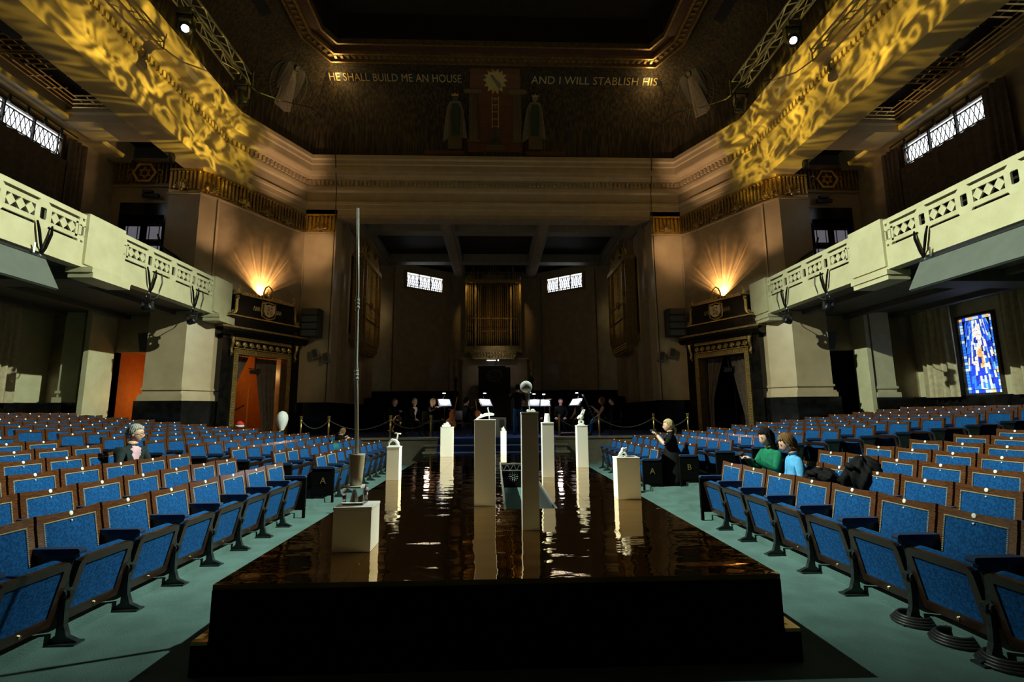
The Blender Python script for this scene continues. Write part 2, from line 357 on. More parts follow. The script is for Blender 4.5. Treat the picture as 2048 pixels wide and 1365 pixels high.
def ringstep(name,prof,m): return sweep(name,prof,m,bord,path=[tuple(p) for p in cove_top],close=False)
ringstep('border_mould',[(-.02,15.58),(.0,15.50),(.07,15.50),(.09,15.62)],'dgold')
ringstep('border_band',[(.09,15.62),(.36,15.65)],'mos_brown')
ringstep('border_rail',[(.36,15.65),(.37,15.56),(.46,15.56),(.48,15.66)],'dgold')
ringstep('border_fascia',[(.48,15.66),(.78,15.76)],'ceil_red')
ringstep('border_lip',[(.78,15.76),(.8,15.66),(.88,15.66),(.9,15.86)],'dgold')
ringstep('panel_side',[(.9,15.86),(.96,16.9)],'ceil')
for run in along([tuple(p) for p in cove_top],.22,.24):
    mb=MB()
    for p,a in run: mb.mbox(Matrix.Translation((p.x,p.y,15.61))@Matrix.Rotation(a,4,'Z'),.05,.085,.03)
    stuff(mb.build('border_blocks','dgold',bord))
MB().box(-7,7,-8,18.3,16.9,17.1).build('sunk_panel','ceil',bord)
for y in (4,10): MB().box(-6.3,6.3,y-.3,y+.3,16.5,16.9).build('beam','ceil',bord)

# ---- fluted gilt friezes
def fluted(name,parent,L,z0,z1,m='dgold',step=.115,fans=()):
    """in a local frame: x along 0..L, y=0 wall face, room at -y"""
    mb=MB().box(0,L,-.005,.03,z0,z1)
    step*=1.15; n=int(L/step)
    for i in range(n):
        x=(i+.5)*L/n; mb.tube([(x,-.035,z0+.10),(x,-.04,z1-.10),(x,-.085,z1-.05)],[.040,.046,.055],6)
    mb.box(0,L,-.05,0,z1-.02,z1+.05)
    for fx in fans:
        for a in range(-4,5):
            an=a*R(19); h=.36-.02*abs(a)
            mb.tube([(fx+.05*math.sin(an),-.07,z0+.10),(fx+h*.6*math.sin(an),-.10,z0+.10+h*.6*math.cos(an)),(fx+h*math.sin(an),-.08,z0+.10+h*math.cos(an))],[.018,.03,.022],5)
        mb.ball((fx,-.08,z0+.1),.06,8,5)
        for sg in (-1,1):
            mb.tube([(fx+sg*(.12+.11*math.cos(q*.6)*(1-q*.07)),-.07,z0+.09+.06*math.sin(q*.6)) for q in range(9)],.018,5)
    return stuff(mb.build(name,m,parent))
def gilt_rim(parent,L,z): return MB().box(-.03,L+.03,-.07,.02,z-.05,z).build('rim','stone',parent)
for s in (-1,1):
    side=lr(s)
    # pier at the end of the balcony
    pr=struct('wall_pier_'+side)
    poly=[(-11.2,16.25),(-10.13,16.25),(-9.78,16.7),(-9.78,17.6),(-11.2,17.6)]
    if s>0: poly=[(-x,y) for x,y in poly][::-1]
    MB().prism(poly,'z',2.35,9.95).build('shaft','stone',pr)
    lo=[(-11.3,16.1),(-10.08,16.1),(-9.55,16.75),(-9.55,17.6),(-11.3,17.6)]
    if s>0: lo=[(-x,y) for x,y in lo][::-1]
    MB().prism(lo,'z',1.98,4.9).build('lower_shaft','stone',pr)
    def grow(P,d):
        cx=sum(p[0] for p in P)/len(P); cy=17.0
        return [(p[0]+(d if p[0]>cx else -d),p[1]-(d if p[1]<cy else 0)) for p in P]
    MB().prism(grow(lo,.04),'z',2.32,2.40).prism(grow(lo,.09),'z',1.98,2.14).prism(grow(lo,.06),'z',2.14,2.2).build('base_mould','stone',pr)
    MB().prism(grow(lo,.14),'z',.0,1.98).build('plinth','black',pr)
    f=struct('trim_2',(-11.2,16.25,0) if s<0 else (10.13,16.25,0)); fluted('fluted_band',f,1.07,9.1,9.9,'gold',.115,(.45,)); gilt_rim(f,1.07,9.08)
    a=math.atan2(.45,.35)
    f=struct('trim_2',(-10.13,16.25,0) if s<0 else (9.78,16.7,0),a if s<0 else -a); fluted('fluted_band',f,.57,9.1,9.9,'gold',.11,(.28,)); gilt_rim(f,.57,9.08)
    # canted wall with the portal opening
    rz=math.atan2(.8913,.4535)*(-s); dg=struct('wall_cant_'+side,(8.915*s,18.4,0),rz)
    MB().box(-1.93,-1.15,0,.4,.3,9.95).box(1.15,1.93,0,.4,.3,9.95).box(-1.15,1.15,0,.4,3.9,9.95).build('wall_face','stone_wall',dg)
    MB().box(-1.93,-1.3,-.06,.02,.3,2.0).box(1.3,1.93,-.06,.02,.3,2.0).build('plinth','black',dg)
    for sg in (-1,1): MB().box(sg*1.86,sg*1.93,-.05,0,2.0,9.05).build('pilaster_strip','stone',dg)
    f=struct('trim_2',(8.915*s-1.91*math.cos(rz),18.4-1.91*math.sin(rz),0),rz); fluted('fluted_band',f,3.82,9.1,9.9,'dgold',.12,(.96,1.91,2.86)); gilt_rim(f,3.82,9.08)
    # chancel pier
    pb=struct('wall_chancel_'+side)
    MB().box(s*6.75,s*8.05,20.1,27,1.98,10.6).build('pier','stone',pb)
    MB().box(s*6.66,s*8.12,20.02,27.05,.3,2.0).build('plinth','black',pb)
    MB().box(s*6.70,s*8.1,20.05,27,2.0,2.1).build('base_mould','stone',pb)
    for y in (21.3,23.2,25.2): MB().box(s*6.6,s*6.75,y-.35,y+.35,2.1,9.95).build('pilaster','stone_wall',pb)
    f=struct('trim_2',(-8.05 if s<0 else 6.75,20.1,0)); fluted('fluted_band',f,1.3,9.15,9.9,'gold',.13,(.65,)); gilt_rim(f,1.3,9.13)
    # canted apse wall with its window
    a0=Vector((s*6.75,27)); a1=Vector((s*5.8,27.6)); a2=Vector((s*2.7,30.0))
    aw=struct('wall_apse_'+side)
    for p,q,mm in ((a0,a1,'stone_wall'),(a1,a2,'stone_wall')):
        d=q-p; L=d.length; mx=Matrix.Translation(((p.x+q.x)/2,(p.y+q.y)/2,5.5))@Matrix.Rotation(math.atan2(d.y,d.x),4,'Z')
        MB().mbox(mx@Matrix.Translation((0,.15*(-s if False else 1)*(1 if s<0 else -1),0)),L/2,.15,4.8).build('wall_face',mm,aw)
    d=a2-a1; L=d.length; ang=math.atan2(d.y,d.x) if s<0 else math.atan2(-d.y,-d.x)
    mid=(a1+a2)/2
    MB().box(-2.0,-1.75,-.14,0,.75,9.9).box(1.75,2.0,-.14,0,.75,9.9).build('pilaster','stone_wall',aw).matrix_basis=Matrix.Translation((mid.x,mid.y,0))@Matrix.Rotation(ang,4,'Z')
    w=struct('window_'+('1' if s<0 else '2'),(mid.x,mid.y,0),ang)
    x0,x1=(-1.22,1.18); z0,z1=8.9,9.75
    MB().box(x0,x1,-.05,-.02,z0,z1).build('pane','daywin',w)
    MB().ring([(x0-.12,z0-.12),(x1+.12,z0-.12),(x1+.12,z1+.12),(x0-.12,z1+.12)],[(x0,z0),(x1,z0),(x1,z1),(x0,z1)],'y',-.12,0).build('window_frame','dgold',w)
    mb=MB()
    for i in range(1,3): mb.box(x0+(x1-x0)*i/3-.025,x0+(x1-x0)*i/3+.025,-.09,-.05,z0,z1)
    for i in range(9):
        xa=x0+(x1-x0)*i/9; xb=xa+(x1-x0)/9
        mb.tube([(xa,-.06,z0),((xa+xb)/2,-.06,z1-.1),(xb,-.06,z0)],.022,4); mb.tube([(xa,-.06,z1-.1),((xa+xb)/2,-.06,z0),(xb,-.06,z1-.1)],.022,4)
    mb.box(x0,x1,-.07,-.05,z1-.12,z1-.09).box(x0,x1,-.07,-.05,z0+.09,z0+.12)
    stuff(mb.build('leading','lead',w))
st(MB().box(-3,3,30,30.3,.3,10.3).build('wall_back','stone_wall'))
# chancel ceiling with beams
cc=struct('ceiling_chancel')
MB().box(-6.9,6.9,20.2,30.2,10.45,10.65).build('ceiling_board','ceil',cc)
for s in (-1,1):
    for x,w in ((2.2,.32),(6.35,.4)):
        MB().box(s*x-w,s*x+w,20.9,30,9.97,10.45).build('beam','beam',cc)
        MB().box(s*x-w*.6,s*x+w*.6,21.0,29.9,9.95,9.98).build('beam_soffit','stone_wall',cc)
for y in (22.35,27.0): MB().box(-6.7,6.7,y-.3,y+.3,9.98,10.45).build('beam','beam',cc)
MB().box(-6.75,6.75,20.1,20.75,9.8,9.96).build('arch_soffit','stone_wall',cc)

# ---- side walls, galleries and balconies
def drape(mb,x,y0,y1,z0,z1,amp=.07,period=.28,sgn=1,n=None):
    n=n or int((y1-y0)/period*8); T=5
    vs=[];fs=[]
    for t in range(T+1):
        for i in range(n+1):
            y=y0+(y1-y0)*i/n; ph=2*PI*(y-y0)/period
            vs.append((x+sgn*amp*(math.sin(ph)+.35*math.sin(2.3*ph+t*.35))*(1+.12*t),y,z1+(z0-z1)*t/T))
    for t in range(T):
        for i in range(n): fs.append((t*(n+1)+i,t*(n+1)+i+1,(t+1)*(n+1)+i+1,(t+1)*(n+1)+i))
    return mb.add(vs,fs)
for s in (-1,1):
    side=lr(s)
    st(MB().box(s*13.6,s*13.9,-8,16.9,5.2,11.6).build('wall_'+side,'stone_wall')); st(MB().box(s*15.0,s*15.3,-8,16.9,-.12,5.2).build('wall_'+side,'cream'))
    st(MB().box(s*14.9,s*15.0,-8,16.3,.0,1.95).build('baseboard_'+side,'black'))
    wp=struct('trim_3')
    for y in (5.6,11.6): 
        MB().box(s*14.6,s*15.0,y-.33,y+.33,1.95,4.8).build('pilaster','cream',wp)
        MB().box(s*14.52,s*15.0,y-.4,y+.4,1.95,2.12).box(s*14.56,s*15.0,y-.37,y+.37,2.24,2.33).build('base_mould','cream',wp)
    # end wall below the balcony
    ew=struct('wall_end_'+side)
    e=0 if s<0 else .2; MB().box(s*9.9,s*(11.67-e),16.9,17.2,0,4.9).box(s*(12.9-e),s*15.3,16.9,17.2,0,4.9).box(s*(11.67-e),s*(12.9-e),16.9,17.2,3.65,4.9).build('wall_face','stone_wall',ew)
    e=0 if s<0 else .2; (f0,f1,fy),(q0,q1)=((12.9,13.06,15.85),(13.5,14.1)) if s<0 else ((12.72,12.86,16.24),(12.97,13.65))
    MB().box(s*f0,s*f1,fy,16.9,.3,4.9).build('jamb_wall','cream',ew)
    MB().box(s*q0,s*q1,16.3,16.9,1.95,4.9).build('pilaster','cream',ew); MB().box(s*(q0-.08),s*(q1+.08),16.22,16.9,1.95,2.12).box(s*(q0-.04),s*(q1+.04),16.26,16.9,2.24,2.33).build('base_mould','cream',ew); MB().box(s*(f1+.02),s*15.0,16.2,16.9,.3,1.95).build('plinth','black',ew)
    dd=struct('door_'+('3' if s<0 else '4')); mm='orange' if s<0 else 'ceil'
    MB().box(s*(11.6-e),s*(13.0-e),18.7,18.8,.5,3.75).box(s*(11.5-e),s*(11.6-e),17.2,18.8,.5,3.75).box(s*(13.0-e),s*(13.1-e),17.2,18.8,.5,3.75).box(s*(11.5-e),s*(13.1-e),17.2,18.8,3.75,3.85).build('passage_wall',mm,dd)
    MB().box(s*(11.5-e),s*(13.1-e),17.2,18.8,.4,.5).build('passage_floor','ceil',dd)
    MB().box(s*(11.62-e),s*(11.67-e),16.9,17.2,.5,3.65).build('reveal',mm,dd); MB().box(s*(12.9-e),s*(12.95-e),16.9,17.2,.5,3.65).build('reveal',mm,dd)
    # end wall above the balcony, with glazed doors
    MB().box(s*9.8,s*11.65,16.9,17.2,5.2,10.7).box(s*13.3,s*13.6,16.9,17.2,5.2,10.7).box(s*11.65,s*13.3,16.9,17.2,9.0,10.7).build('gallery_wall','stone',ew)
    gd=struct('door_'+('1' if s<0 else '2'),(s*12.475,17.12,0))
    MB().box(-.83,.83,0,.1,5.2,9.0).build('recess','black',gd)
    MB().ring([(-.82,5.2),(.82,5.2),(.82,9.0),(-.82,9.0)],[(-.74,5.3),(.74,5.3),(.74,8.55),(-.74,8.55)],'y',-.2,0).build('door_frame','black',gd)
    for sg in (-1,1):
        lf=MB(); x0,x1=(sg*.03,sg*.72) if sg>0 else (-.72,-.03)
        cxm=(x0+x1)/2
        leaf=MB().ring([(x0,5.3),(x1,5.3),(x1,8.4),(x0,8.4)],[(x0+.07,5.4),(x1-.07,5.4),(x1-.07,8.3),(x0+.07,8.3)],'y',-.12,-.06).build('door_leaf','black',gd)
        for zi in range(4):
            z0=5.42+zi*.72
            p=MB().box(cxm-.16,cxm+.16,-.085,-.075,z0+.1,z0+.6).build('pane','milk',leaf)
            mb=MB()
            for xa in (-.27,-.17,.17,.27): mb.box(cxm+xa-.012,cxm+xa+.012,-.10,-.07,z0,z0+.72)
            for za in (.04,.10,.60,.66): mb.box(cxm-.27,cxm+.27,-.10,-.07,z0+za-.012,z0+za+.012)
            mb.lathe([(.045,-.012),(.045,.012)],10,mx=Matrix.Translation((cxm,-.09,z0+.70))@Matrix.Rotation(PI/2,4,'X'))
            mb.build('glazing_bars','bronze',leaf)
            MB().box(cxm-.255,cxm-.18,-.08,-.075,z0+.1,z0+.6).build('pane','milk',leaf); MB().box(cxm+.18,cxm+.255,-.08,-.075,z0+.1,z0+.6).build('pane','milk',leaf)
    f=struct('trim_2',(-13.6 if s<0 else 11.2,16.88,0)); fluted('fluted_band',f,2.4,9.62,10.5,'dgold',.13); gilt_rim(f,2.4,9.62)
    cxp=1.15
    hexo=[(cxp+.44*math.cos(PI/6*2*i),10.06+.40*math.sin(PI/6*2*i)) for i in range(6)]; hexi=[(cxp+.34*math.cos(PI/6*2*i),10.06+.31*math.sin(PI/6*2*i)) for i in range(6)]
    hx=MB().ring(hexo,hexi,'y',-.14,0).build('hexagon_frame','gold',f)
    MB().prism(hexi,'y',-.08,-.06).build('hexagon_field','bronze',hx)
    mb=MB()
    for st_ in (0,PI):
        tri=[(cxp+.24*math.sin(st_+2*PI*i/3),10.06+.24*math.cos(st_+2*PI*i/3)) for i in range(3)]; tri2=[(cxp+.18*math.sin(st_+2*PI*i/3),10.06+.18*math.cos(st_+2*PI*i/3)) for i in range(3)]
        mb.ring(tri,tri2,'y',-.12,-.08)
    mb.build('star','gold',hx)
    for sg in (-1,1):
        MB().tube([(cxp+sg*(.50+.12*math.cos(q*.7)*(1-q*.08)),-.08,10.10+.10*math.sin(q*.7)) for q in range(9)]+[(cxp+sg*.55,-.08,9.8)],.022,5).build('scroll','gold',f)
    # gallery floor and under-side beams
    gal=struct('balcony_slab_'+side)
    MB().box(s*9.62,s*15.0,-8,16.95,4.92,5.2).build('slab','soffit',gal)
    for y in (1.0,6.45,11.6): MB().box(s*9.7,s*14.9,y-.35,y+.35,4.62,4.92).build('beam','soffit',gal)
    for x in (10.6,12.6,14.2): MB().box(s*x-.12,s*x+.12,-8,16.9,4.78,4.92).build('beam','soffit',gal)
    # gallery ceiling with sunk lattice grilles
    gc=struct('ceiling_gallery_'+side)
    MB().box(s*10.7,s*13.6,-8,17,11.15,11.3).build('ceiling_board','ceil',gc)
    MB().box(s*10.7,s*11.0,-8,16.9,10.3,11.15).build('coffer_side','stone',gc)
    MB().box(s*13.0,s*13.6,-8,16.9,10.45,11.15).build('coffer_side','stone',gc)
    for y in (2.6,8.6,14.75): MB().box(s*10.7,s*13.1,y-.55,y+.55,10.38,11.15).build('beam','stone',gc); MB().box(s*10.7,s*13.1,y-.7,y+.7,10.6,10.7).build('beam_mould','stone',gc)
    for y0 in (3.3,9.3):
        for j in range(2):
            ya,yb=y0+.1+j*2.35,y0+2.35+j*2.35; xa,xb=11.15,12.75
            gr=MB()
            for q in range(4):
                e=q*.17; pts=[(s*(xa+e),ya+e*1.1,10.72),(s*(xb-e),ya+e*1.1,10.72),(s*(xb-e),yb-e*1.1,10.72),(s*(xa+e),yb-e*1.1,10.72),(s*(xa+e),ya+e*1.1,10.72)]
                for p,q2 in zip(pts,pts[1:]): gr.tube([p,q2],.025,4)
            ym=(ya+yb)/2
            for q in range(5):
                xx=s*(xa+(xb-xa)*(q+.5)/5); gr.tube([(xx,ya,10.74),(xx,ya+.6,10.74)],.018,4); gr.tube([(xx,yb,10.74),(xx,yb-.6,10.74)],.018,4)
            for yy in (ym-.25,ym+.25): gr.tube([(s*xa,yy,10.74),(s*(xa+.6),yy,10.74)],.018,4); gr.tube([(s*xb,yy,10.74),(s*(xb-.6),yy,10.74)],.018,4)
            gr.build('lattice_grille','gold',gc)
    # clerestory windows above the gallery
    for wi,(ya,yb) in enumerate(((11.95,14.65),(6.3,9.0))):
        w=struct('window_'+str((3 if s<0 else 4)+2*wi))
        x=s*13.58; z0,z1=9.45,10.15
        MB().box(x,s*13.62,ya,yb,z0,z1).build('pane','daywin',w)
        MB().ring([(ya-.1,z0-.1),(yb+.1,z0-.1),(yb+.1,z1+.1),(ya-.1,z1+.1)],[(ya,z0),(yb,z0),(yb,z1),(ya,z1)],'x',s*13.48,s*13.6).build('window_frame','bronze',w)
        mb=MB()
        for i in (1,2): mb.box(s*13.5,x,ya+(yb-ya)*i/3-.022,ya+(yb-ya)*i/3+.022,z0,z1)
        for i in range(9):
            a=ya+(yb-ya)*i/9; b=a+(yb-ya)/9
            mb.tube([(s*13.55,a,z0+.08),(s*13.55,(a+b)/2,z1-.08),(s*13.55,b,z0+.08)],.014,4); mb.tube([(s*13.55,a,z1-.08),(s*13.55,(a+b)/2,z0+.08),(s*13.55,b,z1-.08)],.014,4)
        for z in (z0+.08,z1-.08): mb.box(s*13.54,x,ya,yb,z-.016,z+.016)
        for yy in (ya+.07,yb-.07): mb.box(s*13.54,x,yy-.012,yy+.012,z0,z1)
        stuff(mb.build('leading','lead',w))
        cr=thing('curtain_rail','bronze rail with dark hooks over the %s clerestory window of the %s gallery'%('far' if wi==0 else 'near',side),'curtain rail',(s*13.3,(ya+yb)/2,10.28))
        MB().tube([(0,-(yb-ya)/2-.3,0),(0,(yb-ya)/2+.3,0)],.025,6).build('rail','bronze',cr)
        for q in range(5):
            y=-(yb-ya)/2+(yb-ya)*(q+.5)/5; MB().tube([(0,y,.02),(0,y,-.1),(.02*s,y,-.22)],[.02,.045,.03],6).build('hook','iron',cr)
        for q,(ca,cb) in enumerate(((ya-.7,ya-.12),(yb+.12,yb+.75))):
            if wi==0 or q==1:
                o=drape(MB(),s*13.35,ca,cb,5.3,10.2,.06,.2,s).build('gallery_curtain','dcurtain',smooth=True); tag(o,'brown curtain hanging on the %s side of the %s clerestory window, %s gallery'%('near' if q==0 else 'far','far' if wi==0 else 'near',side),'curtain','gallery curtains')
        o=drape(MB(),s*13.4,ya-.1,yb+.1,5.3,9.42,.035,.34,s).build('gallery_curtain','dcurtain',smooth=True); tag(o,'brown curtain hanging below the %s clerestory window of the %s gallery'%('far' if wi==0 else 'near',side),'curtain','gallery curtains')
# ---- the pierced stone balcony fronts
dia=MB().prism([(-.103,0),(0,-.13),(.103,0),(0,.13)],'x',-.02,.02).mesh('diamond','cream')
OCT=lambda w,h,c:[(-w,-h+c),(-w+c,-h),(w-c,-h),(w,-h+c),(w,h-c),(w-c,h),(-w+c,h),(-w,h-c)]
prt=MB().ring(OCT(.185,.285,.10),OCT(.07,.155,.05),'x',-.024,.024).mesh('port_frame','cream')
for s in (-1,1):
    B=struct('balcony_front_'+lr(s),(s*9.5,0,0))
    soft(MB().box(-.1,.1,-8,17.25,4.93,5.40).build('fascia','cream',B))
    MB().box(-.14,.14,-8,17.25,4.84,4.90).box(-.12,.12,-8,17.25,4.9,4.935).build('base_mould','cream',B)
    MB().box(-.095,.095,-8,17.25,5.965,6.075).build('top_rail','cream',B)
    for (pa,pb) in ((16.2,17.25),(11.05,12.15),(5.9,7.0),(.75,1.85)):
        soft(MB().box(-.17,.17,pa,pb,4.92,6.12).build('pier','cream',B))
        MB().box(-.15,.4,pa-.02,pb+.02,4.60,4.72).box(-.19,.4,pa-.05,pb+.05,4.72,4.84).build('corbel','cream',B)
    for (b0,b1) in ((12.15,16.2),(7.0,11.05),(1.85,5.9)):
        fx=-s*.07; MB().box(fx-.021,fx+.021,b0,b1,5.805,5.905).box(fx-.021,fx+.021,b0,b1,5.455,5.555).build('lattice_rail','cream',B)
        c=(b0+b1)/2
        for q in (-1,0,1): 
            ob('port_frame',prt,B,(fx,c+q*.98,5.68))
            MB().prism([(c+q*.98-.12,5.40),(c+q*.98+.12,5.40),(c+q*.98+.16,5.46),(c+q*.98-.16,5.46)],'x',fx-.022,fx+.022).prism([(c+q*.98-.1,5.9),(c+q*.98+.1,5.9),(c+q*.98+.1,5.99),(c+q*.98-.1,5.99)],'x',fx-.022,fx+.022).build('port_bracket','cream',B)
        for q in range(4):
            y=c-1.47+q*.98
            for t in (-1,0,1): ob('diamond',dia,B,(fx,y+t*.206,5.68))
            for t in (-1,1): 
                MB().box(fx-.021,fx+.021,y+t*.335-.03,y+t*.335+.03,5.5,5.85).build('lattice_post','cream',B)
        for t,e in ((b0,1),(b1,-1)):
            MB().box(fx-.02,fx+.02,t,t+e*.03,5.40,5.99).box(fx-.02,fx+.02,t+e*.09,t+e*.17,5.40,5.99).box(fx-.02,fx+.02,t,t+e*.15,5.78,5.86).box(fx-.02,fx+.02,t,t+e*.15,5.5,5.57).build('end_post','cream',B)
for s in (-1,1):
    for k,(b0,b1) in enumerate(((12.2,16.2),(7.0,12.0),(1.9,6.8))):
        o=thing('gallery_bench','dark upholstered bench behind the %s balcony front, %s bay'%(lr(s),['far','middle','near'][k]),'bench',(s*10.05,(b0+b1)/2,5.2),0,'gallery benches'); h=(b1-b0)/2
        MB().box(-.18,.25,-h,h,.0,.45).build('seat','bench',o)
        mb=MB(); n=int((b1-b0)/.55)
        for i in range(n): y=-h+(i+.5)*2*h/n; MB().prism(rrect(y-.25,y+.25,.3,1.02,.09),'x',-.26,-.19).build('backrest','bench',o)
        MB().box(-.3,.3,-h,h,0,.02).build('base','bench',o)
# ---- stained glass window on the right wall, a twin on the left
def stained(s):
    w=struct('window_'+('8' if s>0 else '7'),(s*14.98,14.56,0)); ya,yb,z0,z1=-.53,.53,2.02,4.40
    cols=[(.02,.06,.75),(.04,.22,.95),(.25,.55,1.0),(.02,.03,.35),(1,.95,.85),(1,.55,.18),(.9,.35,.05),(.55,.75,1)]
    for i,c in enumerate(cols):
        if 'glass%d'%i not in M: M['glass%d'%i]=mat('coloured_glass',c,.3,emit=c,estr=.95)
    mbs=MB(); r=random.Random(3); GZ=22
    cy=0.0
    # border of small panes, then rays of panes fanning from a point above
    def pane(pts,ci,par): MB().prism(pts,'x',-.01*s,0).build('pane','glass%d'%ci,par)
    for k in range(24):
        za=z0+(z1-z0)*k/24; zb=za+(z1-z0)/24-.014
        for yy in (ya,yb-.09): pane([(yy,za),(yy+.09,za),(yy+.09,zb),(yy,zb)],7 if r.random()<.4 else 5 if r.random()<.14 else 1,w)
    for k in range(8):
        a=ya+.10+(yb-ya-.2)*k/8; b=a+(yb-ya-.2)/8-.014
        for zz in (z0,z1-.09): pane([(a,zz),(b,zz),(b,zz+.09),(a,zz+.09)],7 if r.random()<.5 else 0 if r.random()<.7 else 5,w)
    NR=25; apz=z1+1.2
    for i in range(NR):
        u0=-2+4*i/NR; u1=-2+4*(i+1)/NR
        z=z1-.105
        while z>z0+.12:
            h=r.uniform(.09,.26); zb=max(z-h,z0+.105)
            def Y(u,zz): return max(ya+.105,min(yb-.105,u*(.42*(apz-zz)/(apz-z0)*1.12)))
            c=abs(u0+u1)/2; t=(z1-z)/(z1-z0)
            core=math.exp(-(c*1.5)**2)
            if r.random()<core*.75*(1 if t<.65 else .45)+.08: ci=5 if (.4<t<.72 and c<.3) else 4
            else: ci=r.choice([0,0,1,3,2,0,1])
            e=.006
            a0,a1,b0,b1=Y(u0,zb)+e,Y(u1,zb)-e,Y(u0,z)+e,Y(u1,z)-e
            if a1-a0>.01: pane([(a0,zb+e),(a1,zb+e),(max(b1,b0+.004),z-e),(b0,z-e)],ci,w)
            z=zb
    MB().box(s*.0,s*.02,ya-.02,yb+.02,z0-.02,z1+.02).build('leading','lead',w)
    MB().ring([(ya-.09,z0-.09),(yb+.09,z0-.09),(yb+.09,z1+.09),(ya-.09,z1+.09)],[(ya-.01,z0-.01),(yb+.01,z0-.01),(yb+.01,z1+.01),(ya-.01,z1+.01)],'x',-.06*s,.02*s).build('window_frame','bronze',w)
stained(1)
for s,spans in ((-1,((13.9,15.3,'far'),(11.2,12.6,'near'))),(1,((15.05,16.15,'far'),(11.9,13.45,'near')))):
    for (ya,yb,nm) in spans:
        o=drape(MB(),s*14.62,ya,yb,1.92,4.85,.08,.24,s).build('window_curtain','curtain',smooth=True)
        tag(o,'beige curtain hanging from ceiling under the %s balcony, the %s one'%(lr(s),nm),'curtain','curtains under the balconies')
# ================================================================ PORTALS
for s in (-1,1):
    rz=math.atan2(.8913,.4535)*(-s); n=Vector((math.sin(rz),-math.cos(rz)))   # towards the hall
    base=Vector((8.915*s,18.4))+Vector((math.cos(rz),math.sin(rz)))*(.06*(-s))
    D=struct('door_'+('5' if s<0 else '6'),(base.x,base.y,0),rz)
    MB().box(-1.62,-1.2,-.34,.0,.3,4.25).box(1.2,1.62,-.34,0,.3,4.25).box(-1.2,1.2,-.34,0,3.80,4.25).build('marble_surround','black',D)
    # gilt egg-and-dart frame
    for nm,(a,b,c,d) in {'l':(-1.2,-1.03,.5,3.8),'r':(1.03,1.2,.5,3.8),'t':(-1.2,1.2,3.63,3.8)}.items():
        f=MB().box(a,b,-.38,-.06,c,d).build('gilt_frame','dgold',D)
        mb=MB()
        if nm=='t':
            for i in range(24): mb.ball((-1.1+i*2.2/23,-.385,3.715),(.034,.02,.045),6,5)
            mb.box(a,b,-.40,-.38,3.63,3.655).box(a,b,-.40,-.38,3.775,3.8)
        else:
            for i in range(34): mb.ball(((a+b)/2,-.385,.6+i*3.05/33),(.045,.02,.036),6,5)
            mb.box(a,a+.025,-.40,-.38,c,d).box(b-.025,b,-.40,-.38,c,d)
        stuff(mb.build('beading','gold',f))
    mb=MB()
    for i in range(9):                                   # palmette frieze over the door
        x=-1.08+i*.27
        for a in (-2,-1,0,1,2): mb.tube([(x,-.36,3.88),(x+.07*math.sin(a*.5),-.39,3.88+.12*math.cos(a*.5)),(x+.10*math.sin(a*.55),-.37,3.88+.19*math.cos(a*.4))],[.014,.03,.018],5)
        mb.ball((x+.135,-.36,3.93),.028,6,4)
    mb.box(-1.2,1.2,-.37,-.34,3.83,3.86)
    stuff(mb.build('palmette_frieze','gold',D))
    for sg in (-1,1):
        MB().tube([(sg*1.33,-.36,4.22),(sg*1.34,-.50,4.16),(sg*1.33,-.48,4.0),(sg*1.33,-.40,3.8),(sg*1.33,-.45,3.66),(sg*1.33,-.38,3.56)],[.05,.07,.055,.045,.055,.03],6).build('console','gold',D)
    mb=MB().box(-1.2,1.2,-.37,-.34,4.13,4.17)
    for i in range(46): mb.box(-1.18+i*2.36/46,-1.18+i*2.36/46+.03,-.39,-.34,4.17,4.23)
    stuff(mb.build('dentil_course','gold',D))
    MB().prism([(-.0,4.25),(-.45,4.25),(-.56,4.33),(-.6,4.42),(-.6,4.5),(0,4.5)],'x',-1.8,1.8).build('cornice','black',D)
    MB().prism([(0,4.5),(-.62,4.5),(-.60,4.57),(-.2,4.62),(0,4.62)],'x',-1.83,1.83).build('cornice_cap','dgold',D)
    MB().box(-1.5,1.5,-.42,0,4.62,4.95).build('blocking_course','black',D)
    MB().box(-1.47,1.47,-.47,0,4.95,5.0).build('gilt_line','gold',D)
    MB().box(-1.22,1.22,-.40,0,5.0,5.78).build('attic_panel','black',D)
    MB().box(-1.12,1.12,-.45,0,5.74,5.80).build('gilt_line','gold',D)
    for sg in (-1,1):
        MB().tube([(sg*1.27,-.40,5.66),(sg*1.19,-.40,5.70),(sg*1.20,-.41,5.62),(sg*1.25,-.41,5.55),(sg*1.25,-.41,5.2),(sg*1.29,-.41,5.08),(sg*1.37,-.41,5.03),(sg*1.42,-.41,5.08),(sg*1.38,-.41,5.14),(sg*1.33,-.41,5.11)],[.03,.035,.035,.045,.05,.045,.04,.035,.03,.025],6).build('side_scroll','gold',D)
    sh=MB().prism([(-.22,5.58),(-.24,5.3),(-.14,5.16),(0,5.1),(.14,5.16),(.24,5.3),(.22,5.58),(.1,5.55),(0,5.6),(-.1,5.55)],'y',-.50,-.40).build('shield','stone',D)
    mb=MB().tube([(-.28,-.45,5.6),(-.3,-.46,5.3),(-.26,-.45,5.12),(-.1,-.45,5.05),(0,-.46,5.03),(.1,-.45,5.05),(.26,-.45,5.12),(.3,-.46,5.3),(.28,-.45,5.6),(.1,-.46,5.64),(0,-.46,5.67),(-.1,-.46,5.64),(-.28,-.45,5.6)],.03,6)
    for i in range(8): mb.ball((-.28+i*.08,-.46,5.66),.025,5,4)
    mb.build('shield_mantling','gold',sh)
    MB().box(-.1,.0,-.515,-.5,5.35,5.52).box(.03,.12,-.515,-.5,5.2,5.36).ball((-.06,-.5,5.25),.05,6,4).ball((.08,-.5,5.46),.05,6,4).build('shield_charge','dgold',sh)
